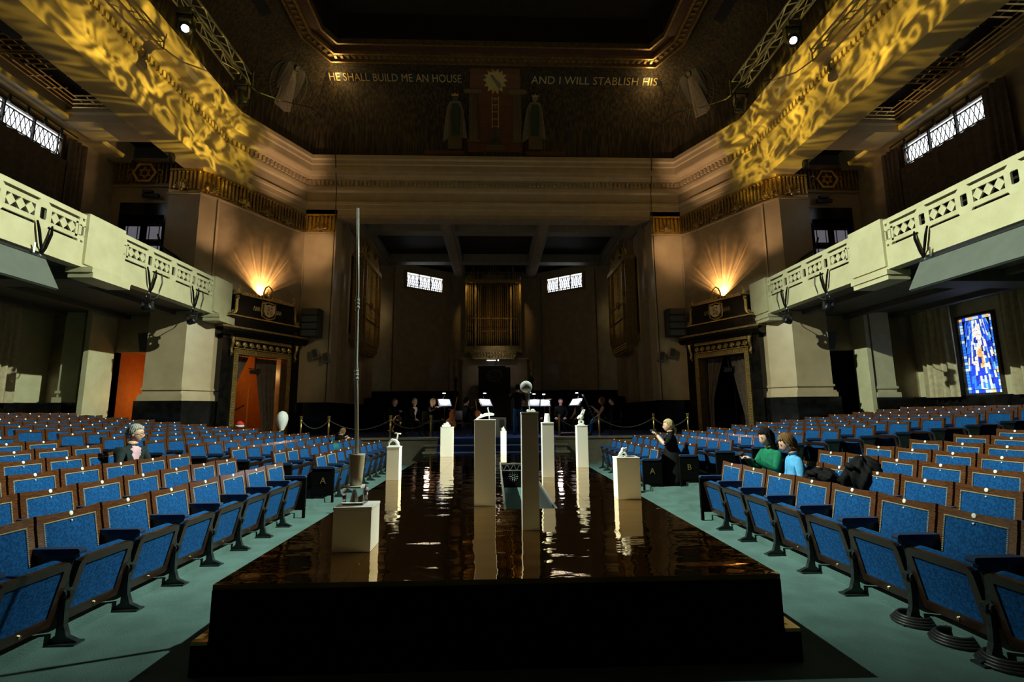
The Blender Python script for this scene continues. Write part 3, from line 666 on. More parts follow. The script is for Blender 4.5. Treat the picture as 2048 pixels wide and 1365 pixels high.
    for sg,tx in ((-1,'DOM' if s<0 else 'AVDI'),(1,'DEI' if s<0 else 'TACE')):
        mb=MB()
        for q in range(4):
            x=sg*.42+(q-1.5)*.09; mb.tube([(x-.03,-.405,5.28),(x-.02,-.41,5.44),(x+.02,-.41,5.42),(x+.03,-.405,5.28)],.010,5); mb.box(x-.03,x+.03,-.41,-.4,5.34+.02*(q%2),5.355+.02*(q%2))
        stuff(mb.build('motto_strokes','dgold',D))
    # crest of scrolls, with the lamp bowl glowing behind it
    mb=MB()
    for sg in (-1,1):
        for q in range(7):
            cx=sg*(.25+q*.13); mb.tube([(cx+.055*math.cos(a*.8),-.38,5.85-.008*q+.05*math.sin(a*.8)) for a in range(7)],.016,5)
        mb.tube([(sg*1.14,-.38,5.8),(sg*1.2,-.38,5.95),(sg*1.13,-.38,6.08),(sg*1.07,-.38,6.0),(sg*1.1,-.38,5.92)],[.05,.045,.04,.03,.02],6)
    mb.tube([(-.19,-.38,5.8),(-.2,-.38,6.05),(-.13,-.38,6.22),(0,-.38,6.32),(.13,-.38,6.22),(.2,-.38,6.05),(.19,-.38,5.8)],.03,6)
    for a in range(-3,4): mb.tube([(0,-.38,5.86),(.17*math.sin(a*.42),-.38,5.88+.34*math.cos(a*.33))],.012,5)
    mb.ball((0,-.39,5.88),.05,7,5)
    mb.build('crest','gold',D)
    MB().lathe([(.02,0),(.10,.03),(.16,.09),(.17,.13)],12,c=(-.1 if s<0 else .1,-.14,5.8)).build('lamp_bowl','bronze',D)
    MB().lathe([(.03,.0),(.145,.0)],12,c=(-.1 if s<0 else .1,-.14,5.925)).build('lamp_glow','warm_lens',D)
    # corridor behind
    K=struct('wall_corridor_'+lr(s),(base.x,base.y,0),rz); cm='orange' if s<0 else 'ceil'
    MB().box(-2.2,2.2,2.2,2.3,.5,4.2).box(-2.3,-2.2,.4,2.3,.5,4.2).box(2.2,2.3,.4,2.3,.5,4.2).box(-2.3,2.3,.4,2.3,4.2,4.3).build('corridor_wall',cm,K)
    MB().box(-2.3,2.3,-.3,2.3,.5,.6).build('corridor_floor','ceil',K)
    if s<0:
        MB().box(.1,.35,1.9,2.2,.6,4.2).build('corridor_pillar','orange',K)
        h=MB().tube([(-.9,1.3,1.35),(-.5,1.35,1.35),(.9,1.75,1.9)],.035,6).tube([(-.85,1.3,1.35),(-.85,1.3,.6)],.03,6).tube([(.3,1.55,1.66),(.3,1.55,.6)],.03,6)
        tag(h.build('handrail','dwood',loc=(base.x,base.y,0)),'dark handrail climbing the orange corridor behind the left portal','handrail').rotation_euler=(0,0,rz)
    # tied-back portal curtains
    for sg in (-1,1):
        mb=MB(); N=26; T=12; vs=[]; fs=[]
        for t in range(T+1):
            tt=t/T; z=3.62-tt*3.0
            if sg>0: inner=.05+.45*min(1,tt/.8)**1.3 if tt<.8 else .50-.1*(tt-.8)/.2; outer=1.0
            else: inner=-.25-.62*min(1,tt/.55)**.9; outer=-1.02
            for i in range(N+1):
                u=i/N; x=inner+(outer-inner)*u; vs.append((x,.12+.045*math.sin(u*N*1.25+tt*2)+(.04*math.sin(u*7)),z))
        if sg<0: T2=T
        for t in range(T):
            for i in range(N): fs.append((t*(N+1)+i,t*(N+1)+i+1,(t+1)*(N+1)+i+1,(t+1)*(N+1)+i))
        mb.add(vs,fs); o=mb.build('portal_curtain','dcurtain',loc=(base.x,base.y,0),smooth=True); o.rotation_euler=(0,0,rz)
        tag(o,'dark curtain tied back on the %s side inside the %s black portal'%(lr(sg),lr(s)),'curtain')
    o=thing('projector','small black projector lamp hanging in the opening of the %s portal'%lr(s),'lamp',(base.x,base.y,0),rz)
    MB().box(-.18,.18,.0,.12,3.02,3.16).build('body','plastic',o); MB().lathe([(.05,-.03),(.05,.02)],10,mx=Matrix.Translation((.07,-.01,3.09))@Matrix.Rotation(PI/2,4,'X')).build('lens','dgrey',o); MB().box(-.25,.25,.05,.09,3.19,3.22).box(-.02,.02,.05,.09,3.16,3.65).build('bracket','plastic',o)

# ================================================================ ORGANS
def organ(loc,rz,label,W_=3.4,H_=4.2,n=25):
    """x across, room at -y"""
    o=thing('organ_case',label,'organ',loc,rz); hw=W_/2
    MB().box(-hw,hw,-.1,.5,0,.3).build('impost','dgold',o)
    MB().box(-hw,hw,.3,.5,.3,H_).build('back_board','ceil',o)
    for x in (-hw+.08,-hw*.62,hw*.62,hw-.08): MB().box(x-.06,x+.06,-.18,.3,.1,H_+.1).build('post','dgold',o)
    MB().box(-hw,hw,-.2,.35,H_-.1,H_+.12).build('cornice','gold',o)
    for i in range(n):
        x=-hw+.2+i*(W_-.4)/(n-1)
        if min(abs(x-q) for q in (-hw*.62,hw*.62))<.1: continue
        r=.042+.014*math.cos(i*PI/2.5); zt=H_-.12
        MB().lathe([(.008,.32),(r,.85),(r,1.38),(r*.7,1.40),(r*.7,1.46),(r,1.48),(r,zt)],8,c=(x,-.05,0)).build('pipe','gold',o)
    for z in (1.18,1.95): MB().box(-hw+.1,hw-.1,-.14,-.1,z-.03,z+.03).build('pipe_rail','bronze' if z<1.5 else 'dgold',o)
    mb=MB()
    for x in (-.62*hw*1.28,0,.62*hw*1.28):
        for a in range(10): mb.ball((x+.16*math.cos(a*.63),-.17,1.98+.13*math.sin(a*.63)),.05,5,4)
    stuff(mb.build('carving','dgold',o))
    mb=MB()                                                     # pierced apron
    for i in range(16):
        for j in range(3): mb.ball((-.75*hw+i*1.5*hw/15+(.04 if j%2 else 0),-.14,-.12-j*.11),(.06,.04,.05),5,4)
    stuff(mb.build('apron_carving','gold',o))
    MB().prism([(-hw*.85,0),(hw*.85,0),(hw*.7,-.5),(-hw*.7,-.5)],'y',-.06,.4).build('apron','dgold',o)
    for sg in (-1,1): MB().prism([(sg*hw*.78,0),(sg*hw,0),(sg*hw,-.15)],'y',-.1,.3).build('bracket','dgold',o)
    mb=MB()
    for k,(x,h) in enumerate([(-hw+.08,.25),(-hw+.22,.4),(-hw+.36,.6),(-hw+.5,.95),(-hw*.55,.75),(hw*.55,.75),(hw-.5,.95),(hw-.36,.6),(hw-.22,.4),(hw-.08,.25)]):
        mb.lathe([(.05,0),(.06,h*.3),(.035,h*.55),(.05,h*.8),(.005,h)],6,c=(x,-.05,H_+.1))
    stuff(mb.build('finials','gold',o))
    g=MB().box(-.6*hw*.62,.6*hw*.62,-.16,.2,H_+.1,H_+.42)
    for i in range(9):
        x=-.36*hw+i*.09*hw; h=.9-.9*abs(i-4)/5; g.lathe([(.05,0),(.055,h*.5),(.005,h)],6,c=(x,-.05,H_+.4))
    g.build('pediment','dgold',o)
    return o
organ((-.13,28.9,5.2),0,'tall gilded organ case on the chancel back wall')
organ((-6.35,24.2,4.9),R(90),'gilded organ case on the left chancel wall',3.6,4.0,15)
organ((6.35,24.2,4.9),R(-90),'gilded organ case on the right chancel wall',3.6,4.0,15)

# chancel furniture
o=thing('reredos','pale stone screen wall behind the dark desk below the organ','screen',(-.05,29.6,0))
MB().box(-1.95,1.95,-.15,.3,.75,4.75).build('screen_wall','stone_wall',o); MB().box(-2.05,2.05,-.2,.3,4.75,4.85).build('cap','stone',o); MB().box(-1.0,1.0,-.3,-.15,4.85,4.9).build('ledge','bronze',o)
o=thing('desk','black desk with a round emblem in the middle of the chancel','desk',(-.05,27.9,0))
MB().box(-.92,.88,-.3,.3,.75,4.1).build('body','black',o); MB().box(-.95,.6,-.34,.3,4.1,4.18).build('top','black',o)
e=MB().ring([(.02+.33*math.cos(a*PI/16),3.62+.33*math.sin(a*PI/16)) for a in range(32)],[(.02+.29*math.cos(a*PI/16),3.62+.29*math.sin(a*PI/16)) for a in range(32)],'y',-.33,-.3)
for sg in (-1,1): e.tube([(.02+sg*.42*math.cos(a*.2),-.31,3.62+.42*math.sin(a*.2)) for a in range(-5,6)],.018,5)
e.tube([(-.12,-.32,3.55),(.02,-.32,3.75),(.16,-.32,3.55)],.02,5).box(-.1,.14,-.33,-.3,3.5,3.53).build('emblem','dgrey',o)
o=thing('desk_lamp','slim lit lamp bar above the black chancel desk','lamp',(-.15,27.75,0))
MB().box(-.35,.15,-.04,.04,4.5,4.53).build('lamp_bar','ledlamp',o); MB().tube([(-.3,0,4.5),(-.3,0,4.18)],.015,6).tube([(.12,0,4.5),(.12,0,4.18)],.015,6).build('stem','dgrey',o); MB().ball((.3,0,4.52),.04).build('lamp_globe','ledlamp',o)
for s in (-1,1):
    o=thing('candlestick','tall carved gilt candlestick standing %s of the organ'%lr(s),'candlestick',(s*2.2-.1,28.4,.75))
    MB().lathe([(.25,0),(.25,.1),(.08,.2),(.07,1.6),(.14,1.7),(.08,1.8),(.09,2.6),(.18,2.7),(.1,2.8)],10).build('shaft','bronze',o,smooth=True)
    MB().lathe([(.05,2.8),(.12,3.0),(.06,3.2),(.16,3.4),(.14,3.75),(.04,3.9)],10).build('lamp_head','dgold',o,smooth=True)
    for r_ in range(3):
        b=thing('choir_stall','dark wooden stall bench, %s row from the front, %s side of the chancel'%(['first','second','third','fourth'][r_],lr(s)),'bench',(s*(4.2),22.4+r_*1.5,.75+r_*.4),0,'choir stalls')
        MB().box(-2.2,2.2,0,.5,-.0,.45).build('seat','skirt',b); MB().box(-2.25,2.25,.45,.55,0,1.15).build('back','skirt',b); MB().box(-2.3,2.3,-.3,-.2,0,.8).build('front_panel','skirt',b)
        MB().box(-2.3,2.3,-.3,1.15,-.4*r_,0.0).build('plinth','skirt',b)

# ================================================================ MOSAIC on the far cove
def LW(i,t): return (cove_pt(i,1,t)-cove_pt(i,0,t)).length
def on_cove(name,shape,i,u0,t0,m,k=1.0,lift=.012,parent=None,thick=.012):
    """lay an outline given in metres (x along, y up) on cove segment i around (u0,t0)"""
    L=(cove_pt(i,1,t0)-cove_pt(i,0,t0)).length; H=(cove_pt(i,u0,min(t0+.02,1))-cove_pt(i,u0,t0)).length/.02 if t0<.97 else 3
    n=len(shape); cl_=lambda y:max(.002,min(.995,t0+y*k/H)); uu=lambda x,t:.5+(u0+x*k/L-.5)*LW(i,t0)/LW(i,t); fr=[cove_pt(i,uu(x,cl_(y)),cl_(y),lift) for x,y in shape]; bk=[cove_pt(i,uu(x,cl_(y)),cl_(y),lift-thick) for x,y in shape]
    return MB().add(fr+bk,[tuple(range(n)),tuple(range(n,2*n))[::-1]]+[(a,n+a,n+(a+1)%n,(a+1)%n) for a in range(n)]).build(name,m,parent)
def grid_cove(i,ua,ub,ta,tb,m,name,parent,nu=10,nt=4,lift=.012):
    vs=[cove_pt(i,ua+(ub-ua)*a/nu,ta+(tb-ta)*b/nt,lift) for b in range(nt+1) for a in range(nu+1)]
    return MB().add(vs,[(b*(nu+1)+a,b*(nu+1)+a+1,(b+1)*(nu+1)+a+1,(b+1)*(nu+1)+a) for b in range(nt) for a in range(nu)]).build(name,m,parent)
MO=struct('trim_mosaic')
def letters(txt,i,ua,ub,t,h,m,par):
    me=text_mesh(txt,1.0,.02,m,1.02,'LEFT'); xs=[v.co.x for v in me.vertices]; ys=[v.co.y for v in me.vertices]
    x0,x1,y0,y1=min(xs),max(xs),min(ys),max(ys); H=(cove_pt(i,.5,t+.02)-cove_pt(i,.5,t)).length/.02
    for v in me.vertices:
        u=ua+(ub-ua)*(v.co.x-x0)/(x1-x0); tt=t+((v.co.y-(y0+y1)/2)/(y1-y0))*h/H; v.co=cove_pt(i,.5+(u-.5)*LW(i,t)/LW(i,tt),tt,.03+(.012 if v.co.z>0 else 0))
    return ob('lettering',me,par)
b1=grid_cove(2,.005,.405,.70,.805,'mos_blue','inscription_band',MO); letters('HE SHALL BUILD ME AN HOUSE',2,.014,.400,.752,.30,'mos_gold',b1)
b2=grid_cove(2,.602,.995,.70,.805,'mos_blue','inscription_band',MO); letters('AND I WILL STABLISH HIS',2,.607,.986,.752,.30,'mos_gold',b2)
b3=grid_cove(0,.80,.955,.72,.83,'mos_blue','inscription_band',MO); b4=grid_cove(4,.05,.20,.72,.83,'mos_blue','inscription_band',MO)
rect=lambda x0,x1,y0,y1:[(x0,y0),(x1,y0),(x1,y1),(x0,y1)]
# niche, columns, sunburst, ladder
grid_cove(2,.425,.575,.05,.9,'mos_red','niche_field',MO,8,10,.010)
for s in (-1,1):
    c=on_cove('column',rect(-.17,.17,-1.05,.78),2,.5+s*.062,.40,'mos_brown',lift=.05,parent=MO,thick=.06)
    for q in range(4): on_cove('flute',rect(-.14+q*.08,-.11+q*.08,-1.0,.75),2,.5+s*.062,.40,'mos_grey',lift=.06,parent=c)
    on_cove('capital',[(-.34,.80),(-.40,.93),(-.30,1.02),(.30,1.02),(.40,.93),(.34,.80)],2,.5+s*.062,.40,'mos_brown',lift=.07,parent=c,thick=.07)
    on_cove('column_base',rect(-.28,.28,-1.15,-1.05),2,.5+s*.062,.40,'mos_brown',lift=.06,parent=c)
sb=on_cove('sunburst',[((.52 if a%2 else .37)*math.sin(a*PI/14),(.52 if a%2 else .37)*math.cos(a*PI/14)) for a in range(28)],2,.5,.74,'mos_gold',lift=.05,parent=MO,thick=.04)
on_cove('sunburst_eye',[(-.22,.20),(-.10,.22),(.05,.02),(.22,-.10),(.26,-.26),(.15,-.32),(.0,-.12),(-.12,.06)],2,.5,.74,'mos_pale',lift=.07,parent=sb)
for x in (-.15,.12): on_cove('ladder_rail',rect(x,x+.035,-.95,.25),2,.5,.50,'mos_gold',lift=.04,parent=MO)
for q in range(5): on_cove('ladder_rung',rect(-.15,.155,-.9+q*.26,-.87+q*.26),2,.5,.50,'mos_gold',lift=.045,parent=MO)
for y in (-.2,.1): 
    on_cove('ladder_mark',[(0,y+.1),(.03,y+.03),(.1,y),(.03,y-.03),(0,y-.1),(-.03,y-.03),(-.1,y),(-.03,y+.03)],2,.5,.50,'mos_pale',lift=.04,parent=MO)
for x in (-.24,.03): on_cove('tablet',rect(x,x+.20,-1.25,-.98),2,.5,.50,'mos_grey',lift=.05,parent=MO)
on_cove('altar_globe',[(.24*math.cos(a*PI/9),-1.5+.2*math.sin(a*PI/9)) for a in range(18)],2,.5,.50,'mos_green',lift=.05,parent=MO)
on_cove('altar',rect(-.4,.4,-.12,.12),2,.5,.09,'mos_brown',lift=.06,parent=MO)
for s,lab in ((-1,'l'),(1,'r')):
    F_=on_cove('robed_figure',[(-.62,-1.2),(-.5,-.3),(-.38,.35),(-.22,.62),(.22,.62),(.36,.3),(.46,-.4),(.55,-1.05),(.3,-1.0),(.2,-.85),(-.2,-.85),(-.35,-1.05)],2,.5+s*.112,.38,'mos_pale',k=.90,lift=.05,parent=MO,thick=.05)
    on_cove('inner_robe',[(-.2,-.9),(-.24,-.2),(-.16,.5),(.16,.5),(.26,-.2),(.2,-.9)],2,.5+s*.112,.38,'mos_green',k=.90,lift=.06,parent=F_)
    on_cove('head',[(.13*math.cos(a*PI/8),.78+.17*math.sin(a*PI/8)) for a in range(16)],2,.5+s*.112,.38,'mos_grey' if s<0 else 'mos_pale',k=.90,lift=.08,parent=F_,thick=.05)
    on_cove('crown',[(-.15,.86),(-.17,1.0),(-.07,.94),(0,1.04),(.07,.94),(.17,1.0),(.15,.86)],2,.5+s*.112,.38,'mos_gold',k=.90,lift=.085,parent=F_)
    on_cove('folded_arms',[(-.3,.1),(.0,.18),(.3,.1),(.28,-.02),(0,.02),(-.28,-.02)],2,.5+s*.112,.38,'mos_grey',k=.90,lift=.07,parent=F_)
    on_cove('robe_edge',[(-.3,.3),(-.22,.42),(-.2,-.9),(-.34,-.95)],2,.5+s*.112,.38,'mos_brown',k=.90,lift=.065,parent=F_); on_cove('robe_edge',[(.22,.42),(.3,.3),(.34,-.95),(.2,-.9)],2,.5+s*.112,.38,'mos_brown',k=.90,lift=.065,parent=F_)
    on_cove('plinth_block',rect(-.30,.30,-.45,.12),2,.5+s*.112,.17,'mos_brown',lift=.05,parent=MO,thick=.05); on_cove('plinth_step',rect(-1.3 if s<0 else -.4,.4 if s<0 else 1.3,-.2,.0),2,.5+s*.112,.06,'mos_red',lift=.04,parent=MO)
    # winged figure on the canted cove
    i=1 if s<0 else 3
    A_=on_cove('winged_figure',[(-.42,-1.35),(-.34,-.5),(-.24,.1),(-.10,.36),(.12,.36),(.24,.1),(.34,-.5),(.46,-1.3),(.2,-1.42),(-.1,-1.38)],i,.5,.52,'mos_pale',k=.85,lift=.03,parent=MO,thick=.03)
    on_cove('figure_head',[(.03+.10*math.cos(a*PI/8),.52+.14*math.sin(a*PI/8)) for a in range(16)],i,.5,.52,'mos_pale',k=.85,lift=.05,parent=A_)
    for q in (-1,1): on_cove('wing',[(q*(.36+.26*math.cos(a*PI/9)-.05*math.sin(a*PI/9)),.12+.52*math.sin(a*PI/9)-(.35 if 9<a<18 else 0)*math.sin((a-9)*PI/9)) for a in range(18)],i,.5,.52,'mos_grey',k=.85,lift=.02,parent=A_)
    for x in (-.16,0,.16): on_cove('robe_fold',[(x-.02,-.2),(x+.02,-.2),(x*1.8+.03,-1.3),(x*1.8-.03,-1.3)],i,.5,.52,'mos_brown',k=.85,lift=.04,parent=A_)
    on_cove('halo_arc',[(.95*math.cos(a*PI/24),-.35+1.05*math.sin(a*PI/24)) for a in range(49)]+[(.88*math.cos(a*PI/24),-.35+.98*math.sin(a*PI/24)) for a in range(48,-1,-1)],i,.5,.52,'mos_green',k=.85,lift=.015,parent=A_)
    for q in range(26):                                  # gilt rays spreading from the figure
        a=-PI*.02+q*PI*1.04/25; a0,a1=(.95,2.0+.3*(q%3)); mm='mos_brown'
        on_cove('ray',[(a0*math.cos(a)-.012,-.1-a0*math.sin(a)*.6),(a0*math.cos(a)+.012,-.1-a0*math.sin(a)*.6),(a1*math.cos(a)+.02,-.2-a1*math.sin(a)*.62),(a1*math.cos(a)-.02,-.2-a1*math.sin(a)*.62)],i,.5,.52,mm,k=.7,lift=.012,parent=A_)

# ================================================================ STAGE
HS=.5
sg_=thing('stage','long low catwalk stage covered in gold mirror film','stage',(0,0,0))
MB().box(-1.70,.05,3.12,12.4,HS-.03,HS).box(.61,1.70,3.12,12.4,HS-.03,HS).box(.05,.61,3.12,5.3,HS-.03,HS).box(.05,.61,10.3,12.4,HS-.03,HS).build('stage_top','film',sg_)
MB().box(-1.70,1.70,3.115,3.16,0.0,HS-.031).build('front_skirt','skirt',sg_)
for s in (-1,1): MB().box(s*1.66,s*1.70,3.16,12.4,0,HS-.031).build('side_skirt','skirt',sg_)
MB().box(-1.7,1.7,12.36,12.4,0,HS-.031).build('end_skirt','skirt',sg_)
for s in (-1,1): 
    MB().box(s*1.705,s*1.80,3.118,12.4,.17,.19).build('lower_tier_top','film',sg_); MB().box(s*1.705,s*1.80,3.118,12.4,0,.17).build('lower_tier','skirt',sg_)
for x0,x1 in ((.03,.05),(.61,.63)): MB().box(x0,x1,5.3,10.3,.0,HS-.031).build('trench_side','dgrey',sg_)
for x0,x1 in ((.05,.075),(.585,.61)): MB().box(x0,x1,5.3,10.3,HS-.03,HS+.006).build('trench_rail','alu',sg_)
MB().box(.05,.61,5.28,5.3,0,HS-.031).box(.05,.61,10.3,10.32,0,HS-.031).build('trench_end','skirt',sg_)
mb=MB().tube([(.07,10.27,.34),(.6,10.27,.34)],.012,6).tube([(.07,10.27,.47),(.6,10.27,.47)],.012,6)
for i in range(4): x=.07+i*.1325; mb.tube([(x,10.27,.47),(x+.066,10.27,.34),(x+.1325,10.27,.47)],.008,5)
mb.build('trench_truss','alu',sg_)
mb=MB()
for rr,nn in ((.03,6),(.06,10),(.09,14)):
    for a in range(nn): mb.ball((.33+rr*math.cos(2*PI*a/nn),10.29,.22+rr*math.sin(2*PI*a/nn)),.007,5,4)
stuff(mb.build('trench_emblem','paper',sg_))
for x in (-.95,0.98): MB().box(x-.004,x+.004,3.13,12.39,HS,HS+.0015).build('film_seam','film',sg_)

# ================================================================ PEDESTALS AND EXHIBITS
def ped(x0,x1,y0,dep,zt,label):
    o=thing('pedestal',label,'pedestal',((x0+x1)/2,y0+dep/2,HS),0,'display pedestals on the stage'); w=(x1-x0)/2
    soft(MB().box(-w,w,-dep/2,dep/2,.001,zt-HS-.022).build('plinth_body','white',o),.003); soft(MB().box(-w-.003,w+.003,-dep/2-.003,dep/2+.003,zt-HS-.02,zt-HS).build('plinth_top','white',o),.002)
    return o
ped(-1.22,-.944,3.76,.26,.815,'low broad white pedestal with the tall pole, nearest the stage front')
ped(-1.69,-1.50,7.69,.22,1.0,'white pedestal with a tap-shaped piece at the left stage edge')
ped(-1.32,-1.03,11.74,.28,1.19,'white pedestal with a low stepped block, far left of the stage')
ped(-.268,-.036,5.49,.235,1.42,'tall broad white pedestal left of the trench carrying a dagger-like piece')
ped(.096,.236,12.1,.14,1.07,'small distant white pedestal between the two tallest pedestals')
ped(.192,.338,4.34,.15,1.497,'tallest slim white pedestal with the balloon, front centre of the stage')
ped(.70,.885,7.81,.185,1.345,'white pedestal with a paper cup right of the trench')
ped(1.47,1.67,9.13,.2,1.264,'white pedestal with a rabbit-eared figure near the right stage edge')
ped(1.37,1.64,5.78,.2,.97,'low white pedestal with a crumpled figure near the right stage edge')
# tall pole in a tapering wooden socket on a clear block
o=thing('pole_sculpture','very tall thin metal pole in a pale wooden socket on the front left pedestal','sculpture',(-1.10,3.89,.815))
M['clear']=mat('clear_acrylic',(1,1,1),.03,trans=1)
MB().box(-.075,.075,-.075,.075,.002,.125).build('acrylic_block','clear',o); MB().box(-.07,.055,-.07,.055,.126,.137).build('plate','plaster',o)
MB().lathe([(.045,.138),(.05,.2),(.062,.36),(.064,.37)],14).build('wooden_socket','raw_wood',o,smooth=True)
MB().tube([(0,0,.35),(-.035,0,1.1),(-.045,0,1.7),(-.07,0,2.36)],[.016,.014,.0125,.011],10).build('pole','pole',o,smooth=True)
for z,x in ((.95,-.028),(1.52,-.042)):
    mb=MB(); [mb.lathe([(.017,-.008),(.021,0),(.017,.008)],10,c=(x-.002*q,0,z+.03*q)) for q in range(3)]; mb.lathe([(.0165,-.02),(.0165,.08)],10,c=(x-.002,0,z)); mb.build('pole_joint','pole',o)
MB().lathe([(.035,.02),(.012,.11)],10).build('tip','alu',o)
o=thing('tap_sculpture','small white tap-shaped sculpture on the pedestal at the left stage edge','sculpture',(-1.60,7.8,1.0))
MB().box(-.08,.08,-.06,.06,.001,.012).build('base','plaster',o); MB().tube([(-.085,0,.012),(-.08,0,.06),(-.03,0,.10),(.02,0,.09),(.05,0,.05),(.05,0,.012)],[.018,.02,.022,.024,.028,.034],8).build('body','plaster',o,smooth=True); MB().tube([(.02,0,.09),(.045,0,.15),(.05,0,.19)],[.02,.014,.012],8).tube([(-.0,0,.20),(.10,0,.19)],.011,8).build('handle','plaster',o,smooth=True)
o=thing('block_sculpture','low white stepped block on the far left pedestal','sculpture',(-1.18,11.88,1.19))
soft(MB().box(-.115,.075,-.08,.08,.001,.05).build('base','plaster',o),.01); soft(MB().box(-.08,.05,-.06,.06,.05,.085).build('upper_step','plaster',o),.01); MB().ball((.0,0,.09),(.035,.035,.03)).build('knob','plaster',o,smooth=True)
o=thing('dagger_sculpture','white dagger-like sculpture with an upright loop on the tall left pedestal','sculpture',(-.15,5.6,1.42))
MB().tube([(-.10,0,.006),(-.06,0,.03),(0,0,.055),(.06,0,.062),(.10,0,.055)],[.006,.012,.017,.016,.010],8).build('blade','plaster',o,smooth=True); MB().tube([(-.055,-.02,.035),(-.045,0,.055),(-.055,.02,.035)],.010,6).build('ring','plaster',o,smooth=True)
MB().tube([(.045,0,.002),(.045,0,.07),(.035,0,.10),(.028,0,.13),(.035,0,.142),(.043,0,.13),(.045,0,.08)],.006,6).build('upright_loop','plaster',o,smooth=True)
o=thing('shell_sculpture','tiny white lump on the small distant pedestal','sculpture',(.166,12.17,1.07)); MB().ball((0,0,.03),(.05,.04,.03)).build('base','plaster',o,smooth=True); MB().tube([(-.03,0,.04),(0,0,.07),(.01,0,.11)],[.03,.025,.006],7).build('peak','plaster',o,smooth=True)
o=thing('balloon_sculpture','grey speckled balloon on a thin stem on the tallest pedestal','sculpture',(.265,4.41,1.497))
M['speckle']=mat('speckled_grey',(.52,.52,.51),.6,0,(.34,.34,.34),60,.2,90)
MB().ball((-.025,0,.225),(.055,.055,.053),20,14).build('globe','speckle',o,smooth=True); MB().lathe([(.024,.168),(.012,.182)],10).xf(lambda v:v).build('collar','plaster',o,smooth=True)
MB().tube([(-.003,0,.18),(0,0,.16),(.002,0,.02)],[.010,.0045,.0035],6).build('stem','alu',o,smooth=True); MB().box(-.02,.055,-.02,.02,.001,.012).ball((.03,.0,.015),(.02,.02,.012)).ball((-.01,0,.014),(.015,.015,.01)).build('base','plaster',o,smooth=True)
o=thing('paper_cup','plain white upturned cup on the pedestal right of the trench','cup',(.79,7.9,1.345))
MB().lathe([(.052,.001),(.050,.01),(.036,.135),(.034,.14)],16).build('cup_wall','plaster',o,smooth=True); MB().lathe([(.055,.001),(.055,.009)],16).build('cup_rim','plaster',o)
o=thing('rabbit_sculpture','white figure with two long ears over a ring-shaped body','sculpture',(1.565,9.23,1.264))
MB().ring([(.05*math.cos(a*PI/10),.055+.05*math.sin(a*PI/10)) for a in range(20)],[(.018*math.cos(a*PI/10),.06+.018*math.sin(a*PI/10)) for a in range(20)],'y',-.035,.035).build('ring_body','plaster',o,smooth=False); MB().box(-.06,.06,-.045,.045,.001,.02).build('base','plaster',o)
MB().ball((0,0,.15),(.06,.045,.045)).ball((-.045,-.01,.135),(.03,.03,.025)).build('head','plaster',o,smooth=True)
for q in (0,1): MB().tube([(-.005+q*.03,0,.17),(.025+q*.03,0,.23),(.055+q*.03,0,.29)],[.016,.02,.008],8).build('ear','plaster',o,smooth=True)
o=thing('figure_sculpture','white crumpled crouching figure beside a short bar on the low right pedestal','sculpture',(1.47,5.87,.97))
MB().tube([(-.05,0,.006),(-.03,0,.04),(.0,0,.065),(.02,0,.09),(.05,0,.105)],[.012,.022,.024,.018,.008],8).build('torso','plaster',o,smooth=True); MB().ball((.0,0,.085),(.024,.022,.026)).build('head','plaster',o,smooth=True)
for q in (-1,1): MB().tube([(0,.012*q,.06),(.03,.02*q,.045),(.035,.02*q,.012)],[.012,.010,.012],7).build('limb','plaster',o,smooth=True)
MB().box(.03,.145,-.012,.01,.001,.016).build('bar','plaster',o); MB().tube([(-.06,.03,.006),(-.02,.03,.012),(.02,.03,.006)],.007,6).build('tail','plaster',o)
# pale bulbous sculpture in the left aisle
o=thing('bulb_sculpture','pale bulb on three bent legs standing by the left portal','sculpture',(-6.36,14.98,0))
MB().lathe([(.03,.9),(.06,1.06),(.14,1.25),(.165,1.37),(.15,1.5),(.09,1.59),(.02,1.62)],14).build('bulb','plaster',o,smooth=True); MB().lathe([(.2,.72),(.09,.82),(.045,.94)],12).build('collar','plaster',o,smooth=True)
for q in range(3):
    a=2*PI*q/3+.4; MB().tube([(.05*math.cos(a),.05*math.sin(a),.8),(.24*math.cos(a),.24*math.sin(a),.66),(.30*math.cos(a),.30*math.sin(a),.0)],[.08,.055,.025],8).build('leg','plaster',o,smooth=True)

